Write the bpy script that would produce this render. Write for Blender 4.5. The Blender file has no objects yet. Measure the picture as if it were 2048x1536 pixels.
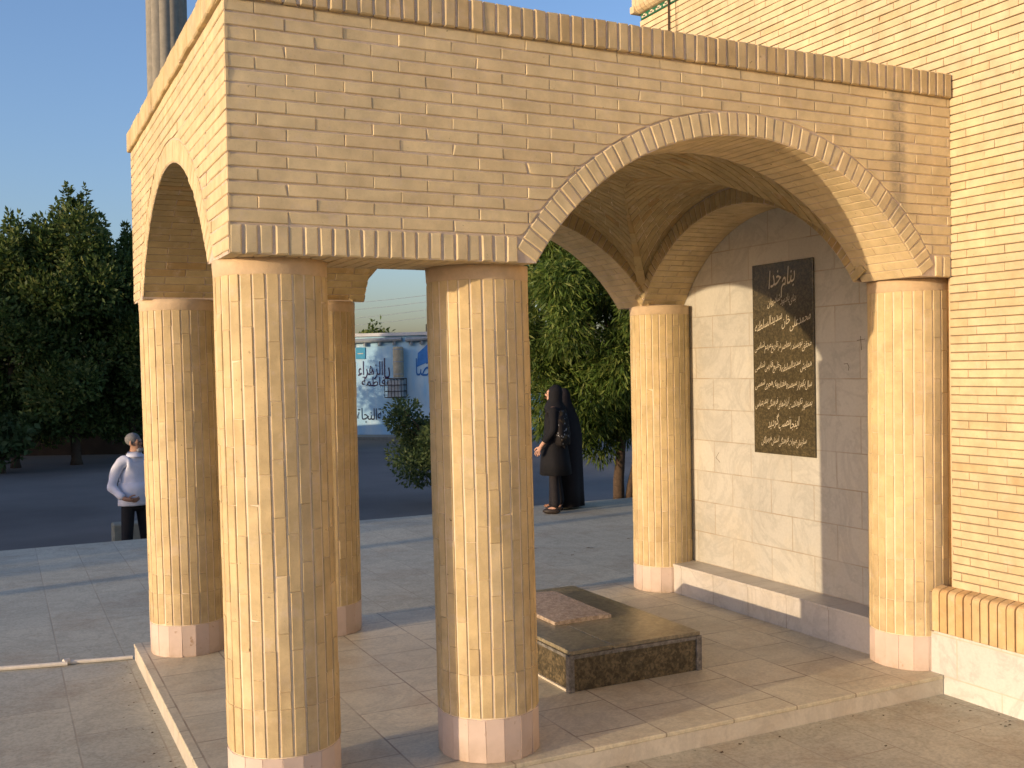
import bpy, math, random, unicodedata
import numpy as np
from mathutils import Vector, Matrix, Quaternion

random.seed(7)
RNG = np.random.default_rng(7)
S = 1.15                       # metres per layout unit: every length below is multiplied by it
SC = bpy.context.scene
COL = SC.collection

# ------------------------------------------------------------------ camera
YAW, PITCH, ROLL = 0.4609, 0.0150, -0.0176
_fw = Vector((math.sin(YAW)*math.cos(PITCH), math.cos(YAW)*math.cos(PITCH), -math.sin(PITCH)))
_rt = Vector((math.cos(YAW), -math.sin(YAW), 0)); _up = _rt.cross(_fw)
CR = math.cos(ROLL)*_rt + math.sin(ROLL)*_up
CU = -math.sin(ROLL)*_rt + math.cos(ROLL)*_up
CP = Vector((-0.6786, -3.4184, 1.4787))
FPX = 2069.1
cd = bpy.data.cameras.new("camera"); cam = bpy.data.objects.new("camera", cd); COL.objects.link(cam)
cd.sensor_width = 36; cd.lens = FPX/2048*36; cd.clip_start = 0.05; cd.clip_end = 6000
M = Matrix((CR, CU, -_fw)).transposed().to_4x4(); M.translation = CP*S
cam.matrix_world = M
SC.camera = cam

def at(u, v, depth):
    """layout point seen at photo pixel (u,v) at a given depth"""
    return CP + (_fw + CR*((u-1024)/FPX) - CU*((v-768)/FPX))*depth

# ------------------------------------------------------------------ light
SUN_AZ, SUN_EL = math.radians(9.2), math.radians(6.75)
trav = Vector((math.cos(SUN_AZ)*math.cos(SUN_EL), math.sin(SUN_AZ)*math.cos(SUN_EL), -math.sin(SUN_EL)))
sl = bpy.data.lights.new("sun", 'SUN'); sl.energy = 1.64; sl.angle = math.radians(0.5); sl.color = (1.0, 0.765, 0.50)
so = bpy.data.objects.new("sun", sl); COL.objects.link(so)
so.rotation_mode = 'QUATERNION'; so.rotation_quaternion = trav.to_track_quat('-Z', 'Y'); so.location = (-20, -6, 12)
W = bpy.data.worlds.new("World"); SC.world = W; W.use_nodes = True
nt = W.node_tree; bg = nt.nodes['Background']
sky = nt.nodes.new('ShaderNodeTexSky'); sky.sky_type = 'NISHITA'; sky.sun_disc = False
sky.sun_elevation = SUN_EL
sky.sun_rotation = math.atan2(-trav.x, -trav.y)
sky.air_density = 1.0; sky.dust_density = 2.2; sky.ozone_density = 3.1
tint = nt.nodes.new('ShaderNodeMix'); tint.data_type = 'RGBA'; tint.blend_type = 'MULTIPLY'; tint.inputs[0].default_value = 1
tint.inputs[7].default_value = (1.06, 0.915, 0.96, 1)
nt.links.new(sky.outputs[0], tint.inputs[6]); nt.links.new(tint.outputs[2], bg.inputs[0]); bg.inputs[1].default_value = 0.15
SC.view_settings.view_transform = 'Standard'; SC.view_settings.look = 'None'
SC.view_settings.gamma = 1; SC.view_settings.use_curve_mapping = False
SC.view_settings.exposure = 1.27

# ------------------------------------------------------------------ helpers
def tag(o, label=None, cat=None, group=None, kind=None):
    if label: o['label'] = label
    if cat: o['category'] = cat
    if group: o['group'] = group
    if kind: o['kind'] = kind
    return o

def thing(name, base, label, cat, group=None):
    o = bpy.data.objects.new(name, None); COL.objects.link(o); o.empty_display_size = .1
    o.location = Vector(base)*S; o['_b'] = list(base)
    return tag(o, label, cat, group)

def base_of(o):
    b = Vector((0, 0, 0))
    while o is not None:
        if '_b' in o: return Vector(o['_b'])
        o = o.parent
    return b

class MB:
    """collects faces; build() links them as one mesh object"""
    def __init__(s): s.v=[]; s.f=[]; s.m=[]
    def face(s, pts, m=0):
        n=len(s.v); s.v += [tuple(p) for p in pts]; s.f.append(tuple(range(n, n+len(pts)))); s.m.append(m)
    def mesh(s, vs, fs, m=0):
        n=len(s.v); s.v += [tuple(p) for p in vs]; s.f += [tuple(i+n for i in f) for f in fs]; s.m += [m]*len(fs)
    def box(s, a, b, m=0, ch=0.0):
        x0,y0,z0=a; x1,y1,z1=b
        if x0>x1: x0,x1=x1,x0
        if y0>y1: y0,y1=y1,y0
        if z0>z1: z0,z1=z1,z0
        if ch<=0:
            vs=[(x,y,z) for z in(z0,z1) for y in(y0,y1) for x in(x0,x1)]
            s.mesh(vs,[(0,2,3,1),(4,5,7,6),(0,1,5,4),(2,6,7,3),(0,4,6,2),(1,3,7,5)],m)
        else:
            c=ch; vs=[]; X=(x0,x1);Y=(y0,y1);Z=(z0,z1); idx={}
            for i in(0,1):
                for j in(0,1):
                    for k in(0,1):
                        sx=c if i==0 else -c; sy=c if j==0 else -c; sz=c if k==0 else -c
                        for ax in range(3):
                            p=[X[i]+sx,Y[j]+sy,Z[k]+sz]; p[ax]=(X[i],Y[j],Z[k])[ax]
                            idx[(i,j,k,ax)]=len(vs); vs.append(p)
            fs=[]
            for i in(0,1): fs.append([idx[(i,j,k,0)] for j,k in((0,0),(1,0),(1,1),(0,1))][::(1 if i else -1)])
            for j in(0,1): fs.append([idx[(i,j,k,1)] for i,k in((0,0),(1,0),(1,1),(0,1))][::(-1 if j else 1)])
            for k in(0,1): fs.append([idx[(i,j,k,2)] for i,j in((0,0),(1,0),(1,1),(0,1))][::(1 if k else -1)])
            for i in(0,1):
                for j in(0,1):
                    f=[idx[(i,j,0,0)],idx[(i,j,0,1)],idx[(i,j,1,1)],idx[(i,j,1,0)]]; fs.append(f if (i^j)==0 else f[::-1])
            for i in(0,1):
                for k in(0,1):
                    f=[idx[(i,0,k,0)],idx[(i,1,k,0)],idx[(i,1,k,2)],idx[(i,0,k,2)]]; fs.append(f if (i^k)==0 else f[::-1])
            for j in(0,1):
                for k in(0,1):
                    f=[idx[(0,j,k,1)],idx[(0,j,k,2)],idx[(1,j,k,2)],idx[(1,j,k,1)]]; fs.append(f if (j^k)==0 else f[::-1])
            for i in(0,1):
                for j in(0,1):
                    for k in(0,1):
                        f=[idx[(i,j,k,0)],idx[(i,j,k,1)],idx[(i,j,k,2)]]; fs.append(f if (i^j^k) else f[::-1])
            s.mesh(vs,fs,m)
    def brick(s, q, n, d, ch=.003, m=0, out=0.0, jit=.0011):
        """one brick: q = 4 corners of its face (ccw from outside), n outward normal, d = how far its sides go back"""
        q=[Vector(p) for p in q]; n=Vector(n)
        q=[p+Vector((random.uniform(-jit,jit),random.uniform(-jit,jit),random.uniform(-jit,jit))) for p in q]
        inn=[]
        N_=len(q)
        for i in range(N_):
            a=(q[(i+1)%N_]-q[i]); b=(q[i-1]-q[i])
            a=a.normalized() if a.length>1e-6 else a; b=b.normalized() if b.length>1e-6 else b
            inn.append(q[i]+(a+b)*ch+n*out)
        mid=[p+n*(out-ch) for p in q]; bk=[p-n*d for p in q]
        if random.random()<.07:
            i=random.randrange(N_); cc=sum(q,Vector())/N_; k_=random.uniform(.004,.010)
            inn[i]=inn[i]+(cc-inn[i]).normalized()*k_-n*.0015; mid[i]=mid[i]+(cc-mid[i]).normalized()*k_*.7-n*.002
        vs=bk+mid+inn
        fs=[tuple(range(2*N_,3*N_))]
        for i in range(N_):
            j=(i+1)%N_
            fs += [(i,j,N_+j,N_+i),(N_+i,N_+j,2*N_+j,2*N_+i)]
        s.mesh(vs,fs,m)
    def tube(s, pts, rad, n=8, m=0, cap=True):
        pts=[Vector(p) for p in pts]; rad=rad if hasattr(rad,'__len__') else [rad]*len(pts)
        rings=[]; a=None
        for i,p in enumerate(pts):
            t=(pts[min(i+1,len(pts)-1)]-pts[max(i-1,0)]).normalized()
            if a is None: a=t.orthogonal().normalized()
            a=(a-t*a.dot(t)).normalized(); b=t.cross(a)
            rings.append([p+(a*math.cos(2*math.pi*k/n)+b*math.sin(2*math.pi*k/n))*rad[i] for k in range(n)])
        vs=[p for r in rings for p in r]; fs=[]
        for i in range(len(pts)-1):
            for k in range(n):
                fs.append((i*n+k,i*n+(k+1)%n,(i+1)*n+(k+1)%n,(i+1)*n+k))
        if cap: fs += [tuple(range(n))[::-1], tuple(range((len(pts)-1)*n,len(pts)*n))]
        s.mesh(vs,fs,m)
    def lathe(s, prof, c=(0,0), n=32, m=0, lobes=0, amp=0):
        """prof = [(r,z)]"""
        vs=[]; fs=[]
        for r,z in prof:
            for k in range(n):
                t=2*math.pi*k/n; rr=r*(1+amp*abs(math.sin(lobes*t/2)) if lobes else 1)
                vs.append((c[0]+rr*math.cos(t), c[1]+rr*math.sin(t), z))
        for i in range(len(prof)-1):
            for k in range(n): fs.append((i*n+k,i*n+(k+1)%n,(i+1)*n+(k+1)%n,(i+1)*n+k))
        fs.append(tuple(range((len(prof)-1)*n,len(prof)*n))); fs.append(tuple(range(n))[::-1])
        s.mesh(vs,fs,m)
    def build(s, name, mats, parent=None, smooth=False, base=None):
        b = base_of(parent) if parent is not None else (Vector(base) if base is not None else Vector((0,0,0)))
        me=bpy.data.meshes.new(name)
        me.from_pydata([tuple((Vector(p)-b)*S) for p in s.v],[],s.f)
        mats = mats if isinstance(mats,(list,tuple)) else [mats]
        for mt in mats: me.materials.append(mt)
        me.polygons.foreach_set('material_index', s.m)
        if smooth: me.polygons.foreach_set('use_smooth',[True]*len(me.polygons))
        me.update()
        o=bpy.data.objects.new(name,me); COL.objects.link(o)
        if parent is not None: o.parent=parent
        else:
            o.location=b*S; o['_b']=list(b)
        return o

# ------------------------------------------------------------------ materials
MATS={}
class NT:
    def __init__(s,name):
        s.m=bpy.data.materials.new(name); s.m.use_nodes=True; s.t=s.m.node_tree; s.b=s.t.nodes['Principled BSDF']
        s.b.inputs['Roughness'].default_value=.85; s.b.inputs['Specular IOR Level'].default_value=.25
    def n(s,typ,ins=None,**kw):
        x=s.t.nodes.new('ShaderNode'+typ)
        for k,v in kw.items(): setattr(x,k,v)
        for k,v in (ins or {}).items(): s.link(v,x.inputs[k]) if isinstance(v,bpy.types.NodeSocket) else setattr(x.inputs[k],'default_value',v)
        return x
    def link(s,a,b): s.t.links.new(a,b)
    def co(s): return s.n('TexCoord').outputs['Object']
    def noise(s,scale,detail=4,rough=.55,vec=None):
        return s.n('TexNoise',{'Vector':vec or s.co(),'Scale':scale,'Detail':detail,'Roughness':rough}).outputs['Fac']
    def ramp(s,fac,*stops):
        r=s.n('ValToRGB',{'Fac':fac}); e=r.color_ramp.elements
        while len(e)<len(stops): e.new(.5)
        for i,(p,c) in enumerate(stops): e[i].position=p; e[i].color=(c,c,c,1) if not hasattr(c,'__len__') else (*c,1)
        return r.outputs['Color']
    def mix(s,fac,a,b,mode='MIX'):
        x=s.n('Mix',data_type='RGBA',blend_type=mode)
        for k,v in ((0,fac),(6,a),(7,b)):
            if isinstance(v,bpy.types.NodeSocket): s.link(v,x.inputs[k])
            elif hasattr(v,'__len__'): x.inputs[k].default_value=(*v,1)
            else: x.inputs[k].default_value=v
        return x.outputs[2]
    def math(s,op,a,b=0.0,c=None):
        x=s.n('Math',operation=op)
        for i,v in enumerate((a,b) if c is None else (a,b,c)):
            if isinstance(v,bpy.types.NodeSocket): s.link(v,x.inputs[i])
            else: x.inputs[i].default_value=v
        return x.outputs[0]
    def island(s): return s.n('NewGeometry').outputs['Random Per Island']
    def sep(s,v): 
        x=s.n('SeparateXYZ',{'Vector':v}); return x.outputs
    def bump(s,h,strength=.3,dist=.01):
        b=s.n('Bump',{'Height':h,'Strength':strength,'Distance':dist}); s.link(b.outputs[0],s.b.inputs['Normal'])
    def col(s,c): s.link(c,s.b.inputs['Base Color']) if isinstance(c,bpy.types.NodeSocket) else setattr(s.b.inputs['Base Color'],'default_value',(*c,1))

def brick_mat(name, c1, c2, c3, stain=None, bump=.25, wear=False):
    t=NT(name); isl=t.island()
    c=t.ramp(isl,(0,c1),(.45,c2),(.8,c2),(1,c3))
    sp=t.ramp(t.noise(9,5,.6),(.3,.80),(.7,1.10)); c=t.mix(1,c,sp,'MULTIPLY')
    big=t.ramp(t.noise(1.3,3),(.3,.88),(.7,1.06)); c=t.mix(1,c,big,'MULTIPLY')
    grit=t.ramp(t.noise(160,3,.7),(.28,.72),(.42,1.0)); c=t.mix(.6,c,grit,'MULTIPLY')
    pin=t.ramp(t.noise(38,2,.5),(.20,1.0),(.27,0.0)); c=t.mix(pin,c,(c1[0]*.25,c1[1]*.22,c1[2]*.2))
    c=t.mix(t.ramp(t.noise(11,5,.7),(.54,0),(.70,.38)),c,(.64,.52,.40))
    if wear:
        z=t.n('MapRange',{'Value':t.sep(t.co())[2],'From Min':1.0,'From Max':.2}).outputs[0]
        c=t.mix(t.math('MULTIPLY',z,t.ramp(t.noise(6,5,.7),(.42,0),(.62,.55))),c,(.38,.27,.15))
        c=t.mix(t.ramp(t.noise(2.6,6,.72),(.56,0),(.68,.42)),c,(.42,.30,.16))
    if stain:
        for (ax,a0,a1,z0,z1,colr,amt) in stain:
            o=t.sep(t.co()); wob=t.math('MULTIPLY',t.math('SUBTRACT',t.noise(14,3),.5),.05)
            xx=t.math('ADD',o[ax],wob)
            def band(v,lo,hi,s):
                a=t.n('MapRange',{'Value':v,'From Min':lo-s,'From Max':lo+s}); b=t.n('MapRange',{'Value':v,'From Min':hi+s,'From Max':hi-s})
                return t.math('MULTIPLY',a.outputs[0],b.outputs[0])
            msk=t.math('MULTIPLY',band(xx,a0*S,a1*S,.015),band(o[2],z0*S,z1*S,.05))
            msk=t.math('MULTIPLY',msk,t.ramp(t.noise(22,4,.7),(.35,.25),(.6,amt)))
            c=t.mix(msk,c,colr)
    t.col(c)
    t.bump(t.math('ADD',t.math('MULTIPLY',t.noise(90,4,.7),.6),t.noise(14,3)),bump,.004)
    return t.m

def mortar_mat(name,c,dark=.75):
    t=NT(name); k=t.mix(1,c,t.ramp(t.noise(25,5,.65),(.3,dark),(.7,1.05)),'MULTIPLY'); t.col(k); t.bump(t.noise(70,5,.7),.35,.006); return t.m

M_BRICK=brick_mat('buff_brick',(.62,.48,.265),(.655,.52,.295),(.68,.545,.315))
M_BRICKF=brick_mat('buff_brick_stained',(.685,.54,.305),(.715,.575,.325),(.74,.60,.345),
    stain=[(0,2.945,3.035,2.12,2.75,(.30,.255,.18),.75)])
M_BRICKCOL=brick_mat('column_brick',(.58,.44,.225),(.63,.485,.255),(.67,.53,.30),wear=True)
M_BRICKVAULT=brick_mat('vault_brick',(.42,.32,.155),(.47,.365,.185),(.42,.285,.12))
M_BRICKCOP=brick_mat('coping_brick',(.54,.40,.20),(.60,.465,.25),(.58,.46,.26))
M_BRICKW=brick_mat('pale_wall_brick',(.62,.485,.285),(.655,.525,.315),(.62,.46,.25),bump=.15)
M_LEDGE=brick_mat('ledge_brick',(.60,.40,.19),(.66,.47,.24),(.56,.34,.14),bump=.15)
M_MORTAR=mortar_mat('pink_mortar',(.62,.50,.38))
M_MORTARC=mortar_mat('cream_mortar',(.76,.63,.44),.85)
M_MORTARW=mortar_mat('grey_brown_mortar',(.31,.235,.15))
M_PLASTER=mortar_mat('smooth_plaster',(.60,.45,.28),.88)

def marble_mat(name,base,tile=None,vein=.12,rough=.45,stainc=None,joint=(.30,.25,.19),jw=.006,plane='xy',shift=(0,0),stain=.5,grit=.1):
    t=NT(name); co=t.co(); 
    v=t.n('TexNoise',{'Vector':co,'Scale':2.2,'Detail':8,'Roughness':.65,'Distortion':1.6}).outputs['Fac']
    vein_c=tuple(x*.72 for x in base)
    c=t.mix(t.ramp(v,(.44,0),(.5,vein*4),(.56,0)),base,vein_c)
    c=t.mix(1,c,t.ramp(t.noise(.9,5,.6),(.3,.88),(.7,1.05)),'MULTIPLY')
    if stainc: c=t.mix(t.ramp(t.noise(1.6,6,.7),(.5,0),(.72,stain)),c,stainc)
    c=t.mix(1,c,t.ramp(t.noise(55,5,.75),(.28,1-grit),(.6,1.02)),'MULTIPLY')
    if tile:
        o=t.sep(co); A,B={'xy':(0,1),'yx':(1,0),'yz':(1,2),'xz':(0,2)}[plane]
        vec=t.n('CombineXYZ',{'X':t.math('ADD',o[A],shift[0]),'Y':t.math('ADD',o[B],shift[1]),'Z':0.0}).outputs[0]
        br=t.n('TexBrick',{'Vector':vec,'Color1':(.93,.93,.93,1),'Color2':(1.05,1.04,1.02,1),'Mortar':(1,1,1,1),'Scale':1.0,'Mortar Size':jw,'Mortar Smooth':.2,'Bias':0.0,'Brick Width':tile[0]*S,'Row Height':tile[1]*S})
        br.offset=.5
        c=t.mix(1,c,br.outputs['Color'],'MULTIPLY')
        jm=t.math('MULTIPLY',br.outputs['Fac'],t.ramp(t.noise(3,4,.6),(.35,.35),(.6,.95)))
        c=t.mix(jm,c,joint)
        t.bump(t.math('SUBTRACT',t.math('MULTIPLY',t.noise(30,4),.15),br.outputs['Fac']),.35,.003)
    else: t.bump(t.noise(30,5),.08,.003)
    t.col(c); t.b.inputs['Roughness'].default_value=rough; t.b.inputs['Specular IOR Level'].default_value=.4
    return t.m

M_MARBLE=marble_mat('white_marble_tiles',(.515,.50,.44),tile=(.36,.2),plane='yz',shift=(.05,.01),stainc=(.55,.47,.33),stain=.35,joint=(.36,.30,.22),jw=.0045)
M_BENCH=marble_mat('white_marble',(.58,.54,.48),stainc=(.50,.42,.30),tile=(.33,9),plane='yz',jw=.004,shift=(.1,2))
M_PLINTH=marble_mat('white_plinth_marble',(.62,.615,.57),tile=(.48,.19),plane='yz',vein=.14,shift=(.05,.12),stainc=(.60,.50,.36),stain=.25,jw=.004,joint=(.5,.42,.3))
M_PLAT=marble_mat('pale_floor_tiles',(.66,.59,.42),tile=(.34,.34),plane='yx',grit=.25,stainc=(.42,.30,.17),stain=.65,rough=.5,jw=.005,joint=(.26,.20,.14))
M_RISER=marble_mat('step_marble',(.60,.54,.43),stainc=(.42,.33,.22))
M_PLAZA=marble_mat('plaza_paving',(.53,.50,.385),tile=(.9,.33),plane='yx',grit=.32,stainc=(.37,.30,.21),stain=.8,rough=.75,jw=.005,joint=(.33,.29,.22),shift=(.4,.09))
def pinkstone():
    t=NT('pink_marble'); isl=t.island(); c=t.ramp(isl,(0,(.60,.47,.385)),(.5,(.63,.505,.42)),(1,(.57,.45,.37)))
    c=t.mix(1,c,t.ramp(t.noise(6,5,.6),(.3,.88),(.7,1.06)),'MULTIPLY'); c=t.mix(t.ramp(t.noise(20,3),(.24,1),(.33,0)),c,(.4,.27,.18)); zz=t.n('MapRange',{'Value':t.sep(t.co())[2],'From Min':.11,'From Max':.0}).outputs[0]; c=t.mix(t.math('MULTIPLY',zz,t.ramp(t.noise(9,5,.7),(.35,.1),(.65,.8))),c,(.40,.29,.19)); t.col(c); t.b.inputs['Roughness'].default_value=.55; return t.m
M_PINK=pinkstone()
def granite(name,a,b,rough,scale=90,c3=None):
    t=NT(name); v=t.n('TexVoronoi',{'Vector':t.co(),'Scale':scale}).outputs['Color']; g=t.n('RGBToBW',{'Color':v}).outputs[0]
    c=t.ramp(g,(.25,a),(.75,b)); c=t.mix(t.ramp(t.noise(scale*.35,4,.7),(.45,0),(.62,.8)),c,c3 or tuple(x*.5 for x in a))
    c=t.mix(1,c,t.ramp(t.noise(3,4),(.3,.8),(.7,1.15)),'MULTIPLY')
    t.col(c); t.b.inputs['Roughness'].default_value=rough; t.b.inputs['Specular IOR Level'].default_value=.5; return t.m
M_GRAN=granite('dark_green_granite',(.075,.060,.032),(.17,.130,.07),.32,80,(.026,.022,.012))
M_GRANTOP=granite('polished_granite_top',(.22,.19,.12),(.31,.265,.17),.30,70,(.15,.13,.085))
M_GRANEDGE=granite('grey_granite_strip',(.16,.15,.13),(.24,.22,.19),.4,80)
M_GRANPINK=granite('pink_speckled_granite',(.36,.285,.21),(.52,.42,.32),.6,110,(.26,.19,.135))
M_PLAQUE=granite('black_plaque_granite',(.066,.055,.029),(.115,.088,.042),.24,120,(.045,.037,.02))
def plain(name,c,rough=.8,n=20,var=.85,metal=0,bump=.1):
    t=NT(name); t.col(t.mix(1,c,t.ramp(t.noise(n,5,.6),(.3,var),(.7,1.08)),'MULTIPLY')); t.b.inputs['Roughness'].default_value=rough; t.b.inputs['Metallic'].default_value=metal; t.bump(t.noise(n*3,4),bump,.004); return t.m
M_ENGRAVE=plain('gold_grey_lettering',(.55,.48,.34),.6)
M_ASPH=NT('asphalt'); 
_c=M_ASPH.mix(1,(.145,.131,.115),M_ASPH.ramp(M_ASPH.noise(.35,5),(.3,.75),(.7,1.25)),'MULTIPLY'); _c=M_ASPH.mix(1,_c,M_ASPH.ramp(M_ASPH.noise(60,4,.7),(.3,.75),(.65,1.2)),'MULTIPLY')
_o=M_ASPH.sep(M_ASPH.co()); _d=M_ASPH.n('MapRange',{'Value':M_ASPH.math('ADD',_o[1],M_ASPH.math('MULTIPLY',M_ASPH.noise(.5,3),5)),'From Min':28.5,'From Max':31.5}).outputs[0]
_c=M_ASPH.mix(_d,_c,(.20,.15,.10)); M_ASPH.col(_c); M_ASPH.bump(M_ASPH.noise(80,4,.7),.4,.006); M_ASPH=M_ASPH.m
M_CONC=plain('grey_concrete',(.27,.25,.20),.85,12,.8)
M_WHITEP=plain('white_plastic',(.62,.58,.50),.5,30,.9)
M_PALE=plain('pale_concrete',(.24,.24,.19),.9,9,.8)
M_DARKWALL=plain('dark_brown_wall',(.085,.06,.04),.95,3,.7)
t=NT('pale_blue_plaster'); mp_=t.n('Mapping',{'Vector':t.co(),'Scale':(1.1,1.1,.25)}).outputs[0]
c=t.mix(t.ramp(t.noise(1.4,5,.6,mp_),(.48,0),(.66,.75)),(.34,.56,.72),(.58,.68,.70)); c=t.mix(t.ramp(t.noise(5,5,.7),(.55,0),(.75,.35)),c,(.30,.36,.38)); t.col(c); M_BLUEW=t.m
M_BLUED=plain('blue_paint',(.05,.20,.52),.7,6,.85)
M_SIGNB=plain('teal_sign',(.03,.26,.42),.5,8,.9)
M_TXTBR=plain('maroon_paint',(.055,.03,.07),.8)
M_TXTBK=plain('navy_black_paint',(.018,.022,.045),.8)
M_TXTBL=plain('blue_lettering',(.04,.16,.42),.8)
M_GREYMET=plain('grey_metal',(.30,.33,.34),.5,10,.85,.3)
M_TANK=plain('weathered_duct',(.48,.42,.29),.6,5,.62)
M_RUST=plain('dark_cage_bars',(.06,.045,.035),.6)
M_BARK=plain('bark',(.10,.068,.045),.95,25,.6,bump=.6)
M_GREEN=plain('green_paint',(.02,.13,.06),.6)
M_CREAM=plain('cream_paint',(.62,.56,.40),.7)
M_CABLE=plain('brown_cable',(.07,.04,.02),.6)
M_WHITEWALL=plain('white_painted_wall',(.55,.56,.55),.9,2,.85)
M_TERRA=plain('house_render',(.45,.38,.30),.9,2,.85)
def leafmat(name,a,b,c3,tr=.35):
    t=NT(name); isl=t.island(); c=t.ramp(isl,(0,a),(.6,b),(1,c3)); c=t.mix(1,c,t.ramp(t.noise(.9,3),(.3,.7),(.7,1.2)),'MULTIPLY'); t.col(c)
    t.b.inputs['Roughness'].default_value=.55
    tl=t.n('BsdfTranslucent',{'Color':c}); mx=t.n('MixShader',{0:tr}); t.link(t.b.outputs[0],mx.inputs[1]); t.link(tl.outputs[0],mx.inputs[2])
    t.link(mx.outputs[0],t.t.nodes['Material Output'].inputs['Surface']); return t.m
M_LEAFD=leafmat('dark_foliage',(.045,.08,.02),(.095,.145,.035),(.17,.19,.055))
M_LEAFR=leafmat('willow_foliage',(.05,.095,.016),(.10,.155,.026),(.19,.22,.05))
M_LEAFB=leafmat('bush_foliage',(.06,.10,.033),(.095,.14,.048),(.14,.17,.06))
M_SKIN=plain('skin',(.36,.20,.13),.6,30,.9,bump=.05)
M_SKINW=plain('pale_skin',(.50,.29,.20),.6,30,.92,bump=.05)
M_SHIRT=plain('white_shirt_cloth',(.66,.66,.72),.9,6,.86,bump=.5)
M_TROUS=plain('black_trouser_cloth',(.018,.018,.02),.9)
M_BLACK=plain('black_cloth',(.010,.010,.012),.85)
M_BLACK2=plain('black_crepe_cloth',(.016,.014,.016),.8)
M_HAIR=plain('grey_hair',(.22,.21,.20),.85,60,.6)
M_BEARD=plain('white_beard',(.38,.36,.34),.85,60,.7)
M_SHOE=plain('dark_leather',(.03,.022,.018),.5)
M_EYE=plain('dark_eye',(.02,.015,.012),.3)
def shawl():
    t=NT('patterned_shawl'); v=t.n('TexVoronoi',{'Vector':t.co(),'Scale':26}).outputs['Distance']
    z=t.sep(t.co())[2]; mid=t.ramp(t.noise(7,3),(.48,0),(.56,1))
    c=t.mix(t.math('MULTIPLY',t.ramp(v,(.22,1),(.34,0)),mid),(.016,.014,.014),(.34,.35,.37)); c=t.mix(t.ramp(t.noise(11,4),(.55,0),(.62,.5)),c,(.13,.085,.03)); t.col(c); return t.m
M_SHAWL=shawl()

# ------------------------------------------------------------------ ground
g=MB(); R=2600; g.face([(-R,-R,-.61),(R,-R,-.61),(R,R,-.61),(-R,R,-.61)])
tag(g.build('parking_ground',M_ASPH),kind='structure')
YE=7.02                               # far edge of the raised plaza
p=MB(); p.box((-46,-40,-.60),(46,YE,-.09))
tag(p.build('plaza',M_PLAZA),kind='structure')

# ================================================================== PAVILION
H0,ZCB,ZTOP=1.87,2.70,2.808
L,D=3.324,2.604
T=.375
FA=(2.13,1.247,1.178)      # front/back arch: centre x, centre z, radius
LA=(1.31,1.290,1.097)      # side arches: centre y
NICHE=3.42; XI0,XI1=1.20,3.08
RING=.095
COURSE=(ZCB-(H0+.10))/16
pav=thing('brick_pavilion',(0,0,0),'open buff brick pavilion with round fluted columns and arches over the tomb','pavilion')

def arcz(A,u,extra=0):
    d=(A[2]+extra)**2-(u-A[0])**2
    return A[1]+math.sqrt(d) if d>0 else None
def half(A,z=H0,extra=0): return math.sqrt((A[2]+extra)**2-(z-A[1])**2)

def plane_fn(kind,c):
    """(u,v) -> 3d for a wall plane and its outward normal"""
    if kind=='front': return (lambda u,v,d=0:(u,c-d,v)),(0,-1,0),False
    if kind=='back':  return (lambda u,v,d=0:(u,c+d,v)),(0,1,0),True
    if kind=='left':  return (lambda u,v,d=0:(c-d,u,v)),(-1,0,0),True
    if kind=='right': return (lambda u,v,d=0:(c+d,u,v)),(1,0,0),False
def bq(mb,fn,nrm,flip,P,d=.012,ch=.003,m=0,out=0.,jit=.0008):
    q=[fn(u,v) for u,v in P]
    if flip: q=q[::-1]
    mb.brick(q,nrm,d,ch,m,out,jit)

def wall_bricks(mb,fn,nrm,flip,u0,u1,v0,rows,A,bl=.2,hj=.0030,bj=.0058,course=COURSE,phase=0):
    for r in range(rows):
        za,zb=v0+r*course+bj/2, v0+(r+1)*course-bj/2
        u=u0 - (bl/2 if (r+phase)%2 else 0)
        hj0=hj
        while u<u1-.001:
            hj=hj0*random.choice((.25,.4,1,1.4)); a,b=max(u0,u)+hj/2*(u>u0),min(u1,u+bl*random.uniform(.988,1.0))-hj/2
            u+=bl
            if b-a<.012: continue
            o=random.uniform(-.0012,.0012)
            if random.random()<.04: o-=.002
            pieces=[]
            if A is None: pieces=[[(a,za),(b,za),(b,zb),(a,zb)]]
            else:
                Rr=A[2]+RING+.007
                circ=lambda u: A[1]+math.sqrt(max(0,Rr*Rr-(u-A[0])**2)) if abs(u-A[0])<Rr else -9
                dz=Rr*Rr-(zb-A[1])**2; hb=math.sqrt(dz) if dz>0 else 0.
                spans=[(a,b)] if hb==0 else [(a,min(b,A[0]-hb)),(max(a,A[0]+hb),b)]
                pieces=[]
                for p0,p1 in spans:
                    if p1-p0<.012: continue
                    us=[p0+(p1-p0)*i/6 for i in range(7)]; zz=[max(za,circ(u)) for u in us]
                    if max(zz)<=za+1e-6: q=[(p0,za),(p1,za)]
                    else: q=[(u,min(z,zb-.0006)) for u,z in zip(us,zz)]
                    q+=[(p1,zb),(p0,zb)]; q=[p for i,p in enumerate(q) if i==0 or math.dist(p,q[i-1])>.002]
                    if len(q)>=3: pieces.append(q)
            for q in pieces: bq(mb,fn,nrm,flip,q,out=o)

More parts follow.
